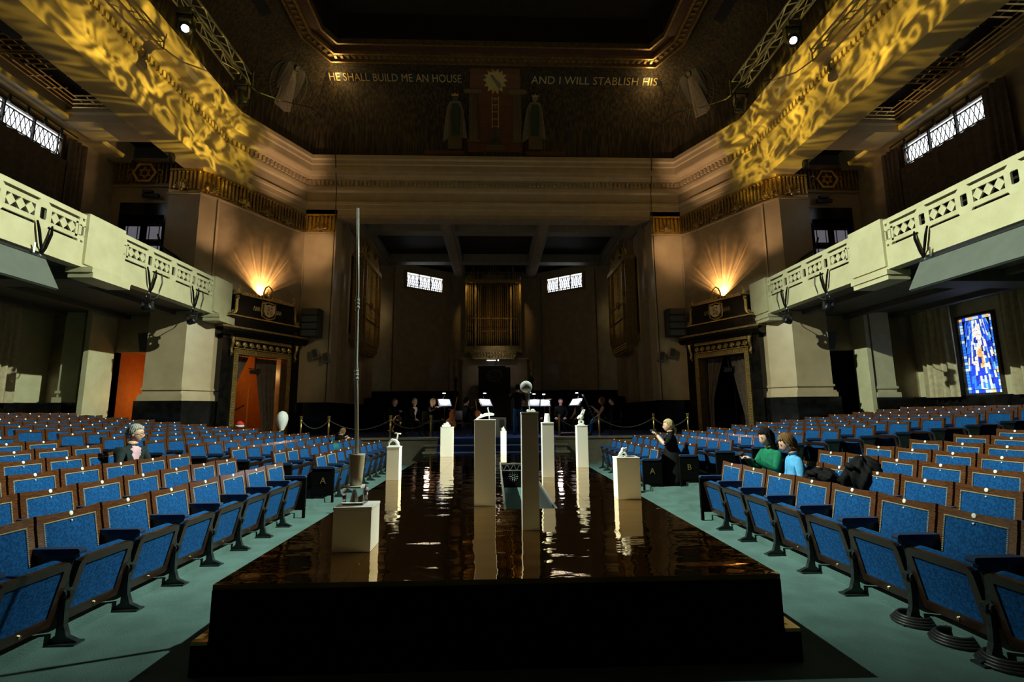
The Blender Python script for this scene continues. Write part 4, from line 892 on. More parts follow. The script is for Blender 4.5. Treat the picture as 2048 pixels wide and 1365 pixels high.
# ================================================================ RIGGING, SPEAKERS, STANCHIONS
for s in (-1,1):
    o=thing('lighting_truss','aluminium lattice truss hung below the %s cove'%lr(s),'truss',(s*7.0,0,10.8))
    a=.16; ch=[(-a,-a),(a,-a),(a,a),(-a,a)]; y0,y1=2.0,12.7
    for c in ch: MB().tube([(c[0],y0,c[1]),(c[0],y1,c[1])],.026,6).build('chord','alu',o)
    mb=MB(); n=24
    for i in range(n):
        ya=y0+(y1-y0)*i/n; yb=y0+(y1-y0)*(i+1)/n
        for j in range(4):
            p,q=ch[j],ch[(j+1)%4]
            if i%2: p,q=q,p
            mb.tube([(p[0],ya,p[1]),(q[0],yb,q[1])],.014,5)
    stuff(mb.build('bracing','alu',o))
    MB().box(-.22,.22,y1,y1+.04,-.25,.25).build('end_plate','plastic',o)
    for y in (4.0,11.0): MB().tube([(0,y,.16),(0,y,4.75)],.012,5).build('hanger','plastic',o)
    def head(x,y,z,par_label,tgt,lit,k=1.0):
        h=thing('moving_head_lamp',par_label,'stage lamp',(x,y,z))
        d=(Vector(tgt)-Vector((x,y,z-.42))).normalized(); mx=Matrix.Translation((0,0,-.42))@d.to_track_quat('Z','Y').to_matrix().to_4x4()
        MB().box(-.16,.16,-.13,.13,-.12,0).build('base','plastic',h)
        MB().box(-.20,-.16,-.06,.06,-.45,-.08).box(.16,.20,-.06,.06,-.45,-.08).box(-.2,.2,-.06,.06,-.14,-.1).build('yoke','dgrey',h)
        MB().lathe([(.06,-.2),(.12,-.16),(.14,0),(.15,.16),(.14,.2)],14,mx=mx).build('lamp_body','plastic',h,smooth=True)
        MB().lathe([(.01,.201),(.075,.201)],14,mx=mx).build('lens','lens' if lit else 'dgrey',h)
        MB().tube([(-.08,0,0),(-.08,0,.12),(.08,0,.12),(.08,0,0)],.018,5).build('clamp','dgrey',h)
        h.scale=(k,k,k); return h
    head(s*7.05,10.2,10.62,'moving head lamp with a lit bluish lens under the %s truss'%lr(s),(0,0,1.5),True)
    head(s*7.0,12.6,10.6,'dark moving head lamp at the far end of the %s truss'%lr(s),(s*6,14,5),False)
    head(s*6.75,6.9,10.9,'dark moving head lamp beside the middle of the %s truss'%lr(s),(-6*s,8,1),False)
    c=MB().tube([(s*7.0,12.6,10.7),(s*7.0,13.4,10.9),(s*6.7,14.4,11.3),(s*6.3,15.6,11.9),(s*6.3,16.8,12.3),(s*6.8,17.6,13.2),(s*7.35,17.75,14.6)],.02,5).build('cable','rope'); tag(c,'black cable sagging from the far end of the %s truss to the cove'%lr(s),'cable')
    c=MB().tube([(s*6.8,20.03,9.95),(s*6.75,19.9,10.9),(s*6.7,19.42,12.2),(s*6.7,19.40,12.4),(s*6.4,19.3,13.3)],.018,5).build('hanging_wire','rope'); tag(c,'thin black wire running up the %s edge of the chancel arch'%lr(s),'wire')
    c=MB().tube([(s*6.85,20.03,2.0),(s*6.85,20.085,2.3),(s*6.82,20.085,9.2),(s*6.8,20.0,9.9)],.018,5).build('hanging_wire','rope'); tag(c,'thin black wire running down the %s chancel pier'%lr(s),'wire')
    # balcony rigging
    for k,(y,what) in enumerate(((13.2,1),(15.15,1),(9.02 if False else 10.0,0))):
        v=thing('rigging_strap','black V-shaped rigging straps hung from the %s port of the %s balcony'%(['near','far','nearest grey-panel'][k],lr(s)),'straps',(s*9.36,y,5.4))
        MB().tube([(-s*.02,-.17,.06),(-s*.05,-.14,-.12),(-s*.05,-.05,-.45),(-s*.03,0,-.62)],[.018,.028,.026,.016],6).build('strap','skirt',v); MB().tube([(-s*.02,.17,.06),(-s*.05,.14,-.12),(-s*.05,.05,-.45),(-s*.03,0,-.62)],[.018,.028,.026,.016],6).build('strap','skirt',v)
        MB().ball((0,0,-.62),.04).build('shackle','alu',v)
        if what:
            head(s*9.36,y,4.66,'black moving head lamp hung below the %s balcony, the %s one'%(lr(s),['near','far'][k]),(-s*9,11,10.5),False,.68)
            c=MB().tube([(s*9.38,y+.1,4.62),(s*9.36,y+.35,4.75),(s*9.36,y+.5,5.2),(s*9.37,y+.45,5.45)],.012,5).build('cable','rope'); tag(c,'black cable looping down the %s balcony front to the %s lamp'%(lr(s),['near','far'][k]),'cable')
    pn=thing('hanging_screen','large flat grey panel slung below the %s balcony front'%lr(s),'panel',(s*9.3,8.3,4.55))
    mx=Matrix.Rotation(-s*R(-28),4,'Y')
    MB().mbox(mx@Matrix.Translation((0,0,-.16)),.03,1.85,.36).build('board','screenp',pn); MB().mbox(mx@Matrix.Translation((0,0,.22)),.05,1.85,.03).build('top_bar','dgrey',pn)
    for y in (-1.5,1.5): MB().tube([(0,y,.22),(0,y,.42)],.02,5).build('hanger','alu',pn)
    # loudspeakers
    sp=thing('line_array','tall dark line-array loudspeaker on the %s chancel pier'%lr(s),'loudspeaker',(s*7.45,19.78,4.6))
    for q in range(4): soft(MB().box(-.33,.33,-.25,.28,q*.29,q*.29+.275).build('cabinet','plastic',sp),.02); MB().box(-.28,.28,-.265,-.25,q*.29+.03,q*.29+.245).build('grille','dgrey',sp)
    MB().box(-.36,-.33,-.2,.28,0,1.15).box(.33,.36,-.2,.28,0,1.15).build('rigging_plate','dgrey',sp)
    for x,z,l2 in ((7.3,3.95,'upper'),(6.85,3.8,'lower')):
        w=thing('wedge_speaker','small pale wedge loudspeaker, %s of two on the %s chancel pier'%('outer' if l2=='upper' else 'inner',lr(s)),'loudspeaker',(s*x,20.09,z)); MB().prism([(-.14,-.2),(.14,-.2),(.10,.2),(-.10,.2)],'y',-.22,.0).xf(lambda v:Matrix.Rotation(R(14)*s,3,'Y')@v).build('cabinet','beam',w); MB().mbox(Matrix.Rotation(R(14)*s,4,'Y')@Matrix.Translation((0,-.225,0)),.09,.01,.16).build('grille','dgrey',w)
    w=thing('wall_speaker','dark loudspeaker tilted on the gallery wall by the star frieze, %s side'%lr(s),'loudspeaker',(s*10.95,16.6,8.75)); mx=Matrix.Rotation(-s*R(12),4,'Y')@Matrix.Rotation(R(18),4,'X')
    MB().mbox(mx,.22,.16,.3).build('cabinet','dgrey',w); MB().mbox(mx@Matrix.Translation((0,-.165,0)),.18,.01,.26).build('grille','plastic',w); MB().tube([(s*.1,.15,0),(s*.15,.3,-.05)],.04,6).build('bracket','plastic',w)
    w=thing('emergency_lamp','small black floodlight above the gallery doors, %s side'%lr(s),'lamp',(s*12.15,16.78,9.2)); MB().box(-.28,.28,-.08,.02,-.06,.06).build('bar','plastic',w); MB().box(-.22,.1,-.16,-.02,.07,.16).build('lamp_box','dgrey',w)
    w=thing('ceiling_spot','small dark spotlight under the entablature soffit, %s side'%lr(s),'lamp',(s*10.5,15.2,9.93)); MB().lathe([(.08,-.3),(.11,-.1),(.08,0)],10).build('lamp_body','plastic',w); MB().box(-.03,.03,-.03,.03,-.02,.02).build('bracket','plastic',w)
    w=thing('ceiling_spot','dark box lamp on the gallery soffit edge, %s side, nearer the camera'%lr(s),'lamp',(s*10.75,10.0,10.1)); MB().box(-.12,.12,-.25,.25,-.2,-.02).build('lamp_body','plastic',w); MB().box(-.02,.02,-.02,.02,-.02,.2).build('bracket','plastic',w)
    w=thing('wall_speaker','dark box loudspeaker under the %s balcony above the side door'%lr(s),'loudspeaker',(s*11.6,16.6,3.95)); mx=Matrix.Rotation(R(15),4,'X'); MB().mbox(mx,.22,.15,.3).build('cabinet','dgrey',w); MB().mbox(mx@Matrix.Translation((0,-.155,0)),.18,.01,.26).build('grille','plastic',w)
    c=thing('stair_rail','dark handrail sloping down the pier in the %s gallery'%lr(s),'handrail',(0,0,0)); MB().tube([(s*10.2,16.15,6.35),(s*10.7,16.15,6.8),(s*11.25,16.2,7.15),(s*11.45,16.3,7.6)],.035,6).build('rail','iron',c); MB().tube([(s*10.4,16.15,6.53),(s*10.4,16.3,6.45)],.02,5).tube([(s*11.1,16.15,7.05),(s*11.1,16.3,7.0)],.02,5).build('bracket','iron',c)
    # rope stanchions along the platform
    xs=[2.05,3.3,5.2,6.05] if s<0 else [1.98,3.25,5.0,6.1]
    for k,x in enumerate(xs):
        o=thing('stanchion','brass rope post on the platform edge, %s from the steps, %s side'%(['first','second','third','fourth'][k],lr(s)),'rope post',(s*x,15.62,.75),0,'brass rope posts')
        MB().lathe([(.13,0),(.13,.015),(.035,.04)],12).build('base','stan',o,smooth=True); MB().lathe([(.026,.03),(.026,.62)],10).build('post','stan',o,smooth=True); MB().lathe([(.04,.62),(.045,.65),(.035,.68),(.05,.70),(.05,.715)],10).build('finial','stan',o,smooth=True); MB().lathe([(.036,.54),(.04,.57),(.036,.6)],10).build('collar','stan',o)
    for k,(a,b) in enumerate(zip(xs,xs[1:])):
        pts=[(s*(a+(b-a)*q/10),15.62,.75+.58-(.22+.04*(b-a))*4*(q/10)*(1-q/10)) for q in range(11)]
        tag(MB().tube(pts,.016,6).build('barrier_rope','rope',smooth=True),'dark sagging rope between the %s brass posts, %s side'%(['first and second','second and third','third and fourth'][k],lr(s)),'rope')
# ================================================================ THEATRE SEATS
def tilt(mb,p0,p1):
    """map (t,y,h): h runs from p0 to p1 (x,z), t towards the front"""
    a=Vector((p0[0],0,p0[1])); b=Vector((p1[0],0,p1[1])); L=(b-a).length; u=(b-a)/L; n=Vector((u.z,0,-u.x))
    return mb.xf(lambda v:a+u*v.z+n*v.x+Vector((0,v.y,0)))
B0,B1=(.115,.27),(0,.80); BH=math.hypot(.115,.53); hw=.272
bf=MB()
bf.box(-.018,.018,-hw,-hw+.047,0,BH-.05); bf.box(-.018,.018,hw-.047,hw,0,BH-.05)
bf.prism([(-hw,BH-.052),(hw,BH-.052),(hw,BH+.006),(hw*.5,BH-.004),(0,BH-.008),(-hw*.5,BH-.004),(-hw,BH+.006)],'x',-.021,.021)
bf.box(-.016,.016,-hw+.047,hw-.047,0,.05)
ME_frame=tilt(bf,B0,B1).mesh('back_frame','wood')
pad=MB(); g=8; vs=[]
y0,y1,h0,h1=-hw+.047,hw-.047,.05,BH-.052
for i in range(g+1):
    for j in range(g+1):
        u,v=i/g,j/g; vs.append((.012+.012*(1-(2*u-1)**6)*(1-(2*v-1)**6),y0+(y1-y0)*u,h0+(h1-h0)*v))
pad.add(vs,[(i*(g+1)+j,i*(g+1)+j+1,(i+1)*(g+1)+j+1,(i+1)*(g+1)+j)[::-1] for i in range(g) for j in range(g)])
pad.box(-.014,.010,y0,y1,h0,h1)
ME_pad=tilt(pad,B0,B1).mesh('back_pad','blue',True)
nl=MB()
def nail(y,h): 
    r=.0045; c=(.024,y,h); nl.add([(c[0]-.004,c[1]-r,c[2]-r),(c[0]-.004,c[1]+r,c[2]-r),(c[0]-.004,c[1]+r,c[2]+r),(c[0]-.004,c[1]-r,c[2]+r),(c[0]+.004,c[1],c[2])],[(0,1,4),(1,2,4),(2,3,4),(3,0,4)])
for i in range(38): nail(y0+.006+(y1-y0-.012)*i/37,h1-.006)
for i in range(1,32): nail(y0+.006,h1-.006-.0125*i); nail(y1-.006,h1-.006-.0125*i)
ME_nail=tilt(nl,B0,B1).mesh('nail_trim','nails')
ME_disc=tilt(MB().lathe([(.017,.0),(.017,.006),(.012,.009)],10,mx=Matrix.Translation((.02,.0,BH-.024))@Matrix.Rotation(PI/2,4,'Y')),B0,B1).mesh('number_disc','disc')
ME_pstud=tilt(MB().lathe([(.007,0),(.006,.006)],8,mx=Matrix.Translation((.022,0,BH-.075))@Matrix.Rotation(PI/2,4,'Y')),B0,B1).mesh('pad_stud','disc')
ME_down=MB().prism(rrect(-.245,.245,.06,.46,.05),'z',.345,.41).mesh('seat_cushion','blue'); ME_dframe=MB().prism(rrect(-.25,.25,.055,.465,.05),'z',.32,.345).mesh('seat_frame','dwood')
OCC={(-1,3,'near',1),(1,1,'near',0),(1,1,'near',1)}
S0,S1=(.225,.125),(.325,.535); SH=math.hypot(.1,.41); sw=.25
ME_sframe=tilt(MB().ring(rrect(-sw,sw,0,SH,[.015,.055,.055,.015]),rrect(-sw+.05,sw-.05,.065,SH-.055,.008),'x',-.012,.016),S0,S1).mesh('seat_frame','dwood')
ME_spanel=tilt(MB().box(-.01,.006,-sw+.045,sw-.045,.06,SH-.05),S0,S1).mesh('seat_panel','blue')
ME_cush=tilt(MB().prism(rrect(-sw+.008,sw-.008,.02,SH-.006,.05),'x',-.075,-.013),S0,S1).mesh('seat_cushion','blue')
ME_stud=tilt(MB().lathe([(.011,0),(.011,.008)],8,mx=Matrix.Translation((.016,.02,.032))@Matrix.Rotation(PI/2,4,'Y')),S0,S1).mesh('seat_stud','brass')
arm=MB().prism(rrect(.03,.37,.565,.605,.018,2),'y',-.032,.032)
ME_arm=arm.mesh('armrest','velvet')
std=MB().prism([(.06,.565),(.335,.565),(.335,.54),(.30,.52),(.283,.42),(.288,.345),(.325,.335),(.33,.30),(.305,.285),(.305,.2),(.31,.12),(.335,.05),(.405,.02),(.405,.002),(.20,.002),(.215,.02),(.262,.06),(.268,.2),(.262,.27),(.20,.30),(.13,.32),(.09,.42),(.06,.52)],'y',-.018,.018)
std.box(.18,.41,-.045,.045,.0,.012); std.lathe([(.03,-.035),(.03,.035)],10,mx=Matrix.Translation((.285,0,.315))@Matrix.Rotation(PI/2,4,'X'))
std.box(.06,.10,-.015,.015,.068,.34)
ME_std=std.mesh('standard','iron')
end=MB().prism(rrect(.0,.375,.13,.585,.03),'y',-.022,.022).box(.0,.04,-.02,.02,.067,.14).box(.34,.375,-.02,.02,.0,.14).box(.0,.375,-.02,.02,.115,.135)
ME_end=end.mesh('end_panel',M['skirt'])
TXT={k:text_mesh(k,.155,.004,'gold') for k in 'AB'}
ORD=['first','second','third','fourth','fifth','sixth','seventh','eighth','ninth','tenth','eleventh','twelfth','thirteenth']
NSEAT=0
def seat(s,k,j,y,blk,lastnear=False,lastfar=False,skipback=False):
    global NSEAT; NSEAT+=1
    rz=0 if s<0 else PI; near=-1 if s<0 else 1
    lab='blue tip-up theatre seat, %s from cross aisle, %s row %s of stage, %s block'%(ORD[j],ORD[k],lr(s),blk)
    o=thing('theatre_seat',lab,'seat',(s*(3.2+ROW*k),y,RISE*k),rz,'blue theatre seats')
    dist=math.hypot(3.2+ROW*k,y)
    ob('back_frame',ME_frame,o); ob('back_pad',ME_pad,o); ob('number_disc',ME_disc,o)
    if dist<10.5: stuff(ob('nail_trim',ME_nail,o))
    if dist<9: ob('pad_stud',ME_pstud,o)
    if (s,k,blk,j) in OCC: ob('seat_frame',ME_dframe,o); ob('seat_cushion',ME_down,o)
    else:
        ob('seat_frame',ME_sframe,o); ob('seat_cushion',ME_cush,o)
        if dist<12 or lastnear: ob('seat_panel',ME_spanel,o)
        if dist<8: ob('seat_stud',ME_stud,o)
    ys=[near*PITCH/2]+([-near*PITCH/2] if lastfar else [])
    for yy in ys:
        if k<4 and (lastnear and yy==ys[0] and blk=='far') or (lastfar and yy==ys[-1] and len(ys)>1 and blk=='near'):
            e=ob('end_panel',ME_end,o,(0,yy,0))
            if blk=='far' and k<2 and not (s<0 and k==1):
                ob('row_letter',TXT['AB'[k]],e,(.19,near*.026,.36),(PI/2,0,0 if near<0 else PI))
        else: ob('standard',ME_std,o,(0,yy,0))
        ob('armrest',ME_arm,o,(0,yy,0))
    return o
for s in (-1,1):
    for k in range(NROW):
        X=3.2+ROW*k
        last=(7.28+.093*k) if s<0 else (6.72+.05*k); ymin=(.985*X-.75) if s<0 else (.925*X-.75); ymin=max(ymin,2.2)
        j=0; y=last
        while y>ymin:
            seat(s,k,j,y,'near',lastfar=(j==0)); y-=PITCH; j+=1
        first=9.13 if s<0 else 9.98; j=0; y=first; yend=13.75 if k<1 else 14.3
        while y<yend:
            if y>ymin: seat(s,k,j,y,'far',lastnear=(j==0),lastfar=(y+PITCH>=yend))
            y+=PITCH; j+=1
# coiled cables on the carpet
for i,(x,y) in enumerate(((2.92,3.62),(2.93,3.32),(2.95,3.02),(2.96,2.7))):
    mb=MB()
    for q in range(4): mb.tube([(x+(.13-.012*q)*math.cos(a*PI/8),y+(.13-.012*q)*math.sin(a*PI/8),.012+.014*q) for a in range(17)],.011,5)
    tag(mb.build('coiled_cable','plastic',smooth=True),'coil of black cable by the right front seats, %s from the camera'%['fourth','third','second','first'][i],'cable','coiled cables')

# ================================================================ PEOPLE
def cmat(name,c,r=.8): 
    if name not in M: M[name]=mat(name,c,r,0,tuple(x*.7 for x in c),12,.2,40,spec=.12 if r>.5 else .5)
    return name
cmat('black_cloth',(.0055,.0055,.006)); cmat('dark_jacket',(.018,.028,.028)); cmat('pink_shirt',(.62,.38,.46)); cmat('green_knit',(.012,.16,.085)); cmat('light_blue',(.10,.38,.72)); cmat('jeans',(.03,.10,.24)); cmat('shoe',(.02,.018,.016))
cmat('hair_grey',(.36,.36,.32)); cmat('hair_blond',(.50,.38,.19)); cmat('hair_black',(.010,.009,.009)); cmat('hair_brown',(.16,.085,.035)); cmat('white_cloth',(.7,.7,.68)); cmat('lips',(.38,.12,.10)); cmat('eye',(.02,.015,.012),.2)
def tapered(mb,pts,rs,n=7):
    pts=[Vector(p) for p in pts]; e=(pts[-1]-pts[-2]).normalized()
    mb.tube(pts+[pts[-1]+e*rs[-1]*.6],list(rs)+[rs[-1]*.45],n)
def hand(mb,w,d,up,sc=1,curl=.5,thumb=1):
    """palm at wrist w, fingers along d, back of the hand towards up, each finger bent"""
    w=Vector(w); d=Vector(d).normalized(); up=Vector(up); up=(up-d*up.dot(d)).normalized(); sd=d.cross(up)
    fr=Matrix((sd,d,up)).transposed().to_4x4()
    mb.mbox(Matrix.Translation(w+d*.045*sc)@fr,.038*sc,.05*sc,.014*sc)
    for i,(off,L) in enumerate(((-.029,.066),(-.010,.078),(.010,.073),(.028,.055))):
        a=w+d*.09*sc+sd*off*sc; L*=sc; b=a+(d*math.cos(curl*.5)-up*math.sin(curl*.5))*L*.5; c=b+(d*math.cos(curl*1.6)-up*math.sin(curl*1.6))*L*.5
        tapered(mb,[a-d*.02*sc,a,b,c],[.010*sc,.0095*sc,.0085*sc,.007*sc],6)
    t0=w+d*.025*sc-sd*thumb*.03*sc; t1=t0+(d*.6-sd*thumb*.75)*.04*sc; t2=t1+(d*.9-sd*thumb*.2-up*.3*curl)*.035*sc
    tapered(mb,[t0,t1,t2],[.013*sc,.011*sc,.009*sc],6)
def headmesh(mb,c,mx,sc=1):
    """egg-shaped head with brow, nose, chin and ears; x is forward in mx"""
    n,m=20,14; vs=[]
    for i in range(m+1):
        for k in range(n):
            th=PI*i/m; ph=2*PI*k/n; x=math.sin(th)*math.cos(ph); y=math.sin(th)*math.sin(ph); z=math.cos(th)
            wx=.098*x; wy=.076*y; wz=.118*z
            if z<0: wy*=1-.34*min(1,-z)**1.3; wx=wx*(1-.10*(-z)) + .010*(-z)*(1 if x>0 else .2)
            if x>.6:
                wx+=.020*math.exp(-(y/.16)**2-((z+.20)/.17)**2) - .010*math.exp(-((abs(y)-.42)/.2)**2-((z-.05)/.13)**2)+.006*math.exp(-(y/.35)**2-((z+.55)/.09)**2)+.007*math.exp(-(y/.3)**2-((z+.82)/.12)**2)
            if x<-.3: wx*=1.05
            vs.append(Vector((wx,wy,wz))*sc)
    vs=[c+(mx@v) for v in vs]
    mb.add(vs,[(i*n+k,(i+1)*n+k,(i+1)*n+(k+1)%n,i*n+(k+1)%n) for i in range(m) for k in range(n)])
    for sgn in (-1,1):
        e=MB().ball((0,0,0),(.018*sc,.010*sc,.03*sc),7,6); e.v=[tuple(c+mx@(Vector(v)+Vector((-.012*sc,sgn*.078*sc,-.008*sc)))) for v in e.v]; mb.add(e.v,e.f)
def person(label,loc,rz,J,cloth,hair,hstyle='short',look=(0,0),arms=None,sc=1.0,glasses=False,group=None,extra=None,hands=True,curl=.6,robe=None):
    """J: joint -> (x,y,z,r); one skinned body, clothes as material zones; hair, eyes, glasses as children"""
    o=thing('person',label,'person',loc,rz,group)
    J={k:(Vector(v[:3])*sc,v[3]*sc) for k,v in J.items()}
    bones=[('pelvis','belly'),('belly','chest'),('chest','neck0'),('neck0','neck1'),('chest','shL'),('shL','elL'),('elL','wrL'),('chest','shR'),('shR','elR'),('elR','wrR'),('pelvis','hipL'),('hipL','knL'),('knL','anL'),('anL','toL'),('pelvis','hipR'),('hipR','knR'),('knR','anR'),('anR','toR')]
    bones=[b for b in bones if b[0] in J and b[1] in J]
    names=[k for k in J if any(k in b for b in bones)]; idx={k:i for i,k in enumerate(names)}
    me=bpy.data.meshes.new('body'); me.from_pydata([J[k][0] for k in names],[(idx[a],idx[b]) for a,b in bones],[])
    t=bpy.data.objects.new('tmp',me); C.objects.link(t)
    sk=t.modifiers.new('s','SKIN'); sk.use_smooth_shade=True; sk.branch_smoothing=.4
    for i,k in enumerate(names):
        v=me.skin_vertices[0].data[i]; r=J[k][1]; v.radius=(r,r) 
        if k in('chest','belly','pelvis'): v.radius=(r*1.0,r*1.0)
        v.use_root=(k=='pelvis')
    ss=t.modifiers.new('b','SUBSURF'); ss.levels=2 if loc[1]<11 else 1; ss.render_levels=ss.levels
    bpy.context.view_layer.update()
    ev=bpy.data.meshes.new_from_object(t.evaluated_get(bpy.context.evaluated_depsgraph_get())); bpy.data.objects.remove(t)
    mb=MB(); mats=['skin']+sorted(set(cloth.values())-{'skin'}); mb.v=[tuple(v.co) for v in ev.vertices]; mb.f=[tuple(p.vertices) for p in ev.polygons]
    zone={('pelvis','belly'):'torso',('belly','chest'):'torso',('chest','neck0'):'torso',('neck0','neck1'):'neck',('chest','shL'):'torso',('chest','shR'):'torso'}
    for sd in 'LR':
        zone[('sh'+sd,'el'+sd)]='upper';zone[('el'+sd,'wr'+sd)]='fore';zone[('pelvis','hip'+sd)]='leg';zone[('hip'+sd,'kn'+sd)]='leg';zone[('kn'+sd,'an'+sd)]='shin';zone[('an'+sd,'to'+sd)]='foot'
    for f in mb.f:
        c=sum((Vector(mb.v[i]) for i in f),Vector())/len(f); best=None
        for a,b in bones:
            A,Bv=J[a][0],J[b][0]; d=Bv-A; tt=max(0,min(1,(c-A).dot(d)/d.length_squared)); ds=(c-(A+d*tt)).length/max(.03,(J[a][1]*(1-tt)+J[b][1]*tt))
            if best is None or ds<best[0]: best=(ds,zone[(a,b)],tt)
        z=best[1]; cm=cloth.get(z,'skin')
        if z=='torso' and 'front' in cloth and c.x>J['chest'][0].x+.05*sc and abs(c.y)<(.012+.20*max(0,c.z-J['belly'][0].z+.02))*sc and abs(c.y)<.07*sc: cm=cloth['front']
        mb.m.append(mats.index(cm))
    bpy.data.meshes.remove(ev); bpy.data.meshes.remove(me)
    # head on the neck, then hands
    nk=J['neck1'][0]; mx=(Matrix.Rotation(look[0],3,'Z')@Matrix.Rotation(look[1],3,'Y')); hc=nk+mx@Vector((.020,0,.085))*sc
    mb.mi=0; headmesh(mb,hc,mx,sc)
    if hands and 'wrL' in J:
        for sd,th in (('L',1),('R',-1)):
            w=J['wr'+sd][0]; d=(w-J['el'+sd][0]).normalized(); hand(mb,w,d,Vector((0,0,1)) if abs(d.z)<.8 else Vector((1,0,0)),sc,curl,th)
    body=mb.build('body',[m for m in mats],o,smooth=True)
    P=lambda x,y,z:hc+mx@(Vector((x,y,z))*sc)
    for q in (-1,1):
        e=MB().ball(P(.087,q*.030,.006),.0065*sc,7,5).build('eye','eye',body)
        MB().tube([P(.088,q*.016,.026),P(.092,q*.03,.031),P(.083,q*.047,.026)],.0026*sc,5).build('eyebrow',hair,body)
    MB().tube([P(.088,-.022,-.058),P(.096,0,-.057),P(.088,.022,-.058)],[.0025*sc,.0045*sc,.0025*sc],6).build('mouth','lips',body)
    if glasses:
        gl=MB()
        for q in (-1,1): gl.tube([P(.104,q*.032+.024*math.cos(a*PI/5),.004+.018*math.sin(a*PI/5)) for a in range(11)],.0025*sc,4); gl.tube([P(.104,q*.055,.008),P(.03,q*.086,.010),P(-.01,q*.084,.0)],.0025*sc,4)
        gl.tube([P(.104,-.01,.006),P(.106,0,.008),P(.104,.01,.006)],.0025*sc,4).build('glasses','plastic',o)
    # hair: a close shell plus locks of hair lying over it
    def hp(th,ph,r):
        """point on the hair surface for polar angle th, azimuth ph (0 = face)"""
        x=math.sin(th)*math.cos(ph); y=math.sin(th)*math.sin(ph); z=math.cos(th)
        return Vector((.100*x*r-.006,.080*y*r,.120*z*r))
    def edge(ph):
        """how far down the hair reaches at azimuth ph"""
        f=math.cos(ph)
        side={'short':1.62,'bun':1.75,'bob':2.0,'long':2.0}[hstyle]; back={'short':2.05,'bun':2.1,'bob':2.35,'long':2.5}[hstyle]; front=1.02
        if f>.55: return front
        if f>.0: return front+(side-front)*(.55-f)/.55
        return side+(back-side)*(-f)
    h=MB(); n,m=28,9; vs=[]
    for i in range(m+1):
        for k in range(n): ph=2*PI*k/n; vs.append(hc+mx@(hp(max(.02,edge(ph)*i/m),ph,1.055)*sc))
    h.add(vs,[(i*n+k,(i+1)*n+k,(i+1)*n+(k+1)%n,i*n+(k+1)%n) for i in range(m) for k in range(n)])
    rr=random.Random(len(label)*7+int(abs(loc[0])*100)); drop={'short':0,'bun':0,'bob':.05,'long':.24}[hstyle]
    for k in range(54):
        ph=2*PI*(k+rr.uniform(-.4,.4))/54; E_=edge(ph)*rr.uniform(.93,1.04); pts=[]; rs=[]
        for q in range(7):
            t=q/6; pts.append(hp(.12+(E_-.12)*t,ph+.16*t*rr.uniform(-1,1),1.06+rr.uniform(0,.07))); rs.append((.012 if hstyle!='short' else .0105)*(1-.45*t)*sc)
        if drop and math.cos(ph)<.5:
            e=pts[-1]; L=drop*rr.uniform(.75,1.05)
            for q in (1,2,3): pts.append(e+Vector((-.01*q*(1 if hstyle=='long' else .3)+rr.uniform(-.006,.006),e.y*.06*q,-L*q/3))); rs.append(.010*(1-.22*q)*sc)
        h.tube([hc+mx@(p*sc) for p in pts],rs,5)
    if hstyle=='bun': h.tube([P(-.10,0,-.02),P(-.14,.01,-.08),P(-.13,.02,-.17)],[.035*sc,.03*sc,.012*sc],8)
    h.build('hair',hair,o,smooth=True)
    if robe: 
        mb=MB().lathe(robe[0],18); mb.xf(lambda v:Vector((v.x+robe[2][0],v.y+robe[2][1],v.z))*sc); mb.build('skirt',robe[1],o,smooth=True)
    return o
def sit(arL=None,arR=None,lean=0.0,seat_z=.0,knee=.42):
    J=dict(pelvis=(0,0,.50,.125),belly=(.01+lean*.3,0,.70,.125),chest=(lean*.7,0,.90,.135),neck0=(lean,0,1.05,.085),neck1=(lean+.012,0,1.115,.072),
     shL=(lean*.85,.165,.985,.072),shR=(lean*.85,-.165,.985,.072),hipL=(.06,.09,.49,.088),hipR=(.06,-.09,.49,.088),knL=(knee,.13,.52,.066),knR=(knee,-.13,.52,.066),anL=(knee+.03,.13,.10,.045),anR=(knee+.03,-.13,.10,.045),toL=(knee+.16,.14,.045,.036),toR=(knee+.16,-.14,.045,.036))
    (a,b)=arL or ((.06,.24,.76),(.27,.16,.62)); (c,d)=arR or ((.06,-.24,.76),(.27,-.16,.62))
    J.update(elL=(*a,.05),wrL=(*b,.034),elR=(*c,.05),wrR=(*d,.034)); return J
def stand(arL=None,arR=None,lean=0):
    J=dict(pelvis=(0,0,.93,.125),belly=(.0+lean*.3,0,1.10,.12),chest=(lean*.7,0,1.30,.135),neck0=(lean,0,1.455,.085),neck1=(lean+.012,0,1.52,.072),shL=(lean*.85,.17,1.39,.072),shR=(lean*.85,-.17,1.39,.072),hipL=(0,.09,.88,.092),hipR=(0,-.09,.88,.092),knL=(.02,.10,.48,.068),knR=(.02,-.10,.48,.068),anL=(-.01,.11,.09,.047),anR=(-.01,-.11,.09,.047),toL=(.15,.13,.045,.038),toR=(.15,-.13,.045,.038))
    (a,b)=arL or ((-.02,.26,1.12),(.05,.25,.88)); (c,d)=arR or ((-.02,-.26,1.12),(.05,-.25,.88))
    J.update(elL=(*a,.05),wrL=(*b,.034),elR=(*c,.05),wrR=(*d,.034)); return J
def cl(t,sl=None,leg='black_cloth',**k): 
    d=dict(torso=t,upper=sl or t,fore=sl or t,leg=leg,shin=leg,foot='shoe',neck='skin'); d.update(k); return d
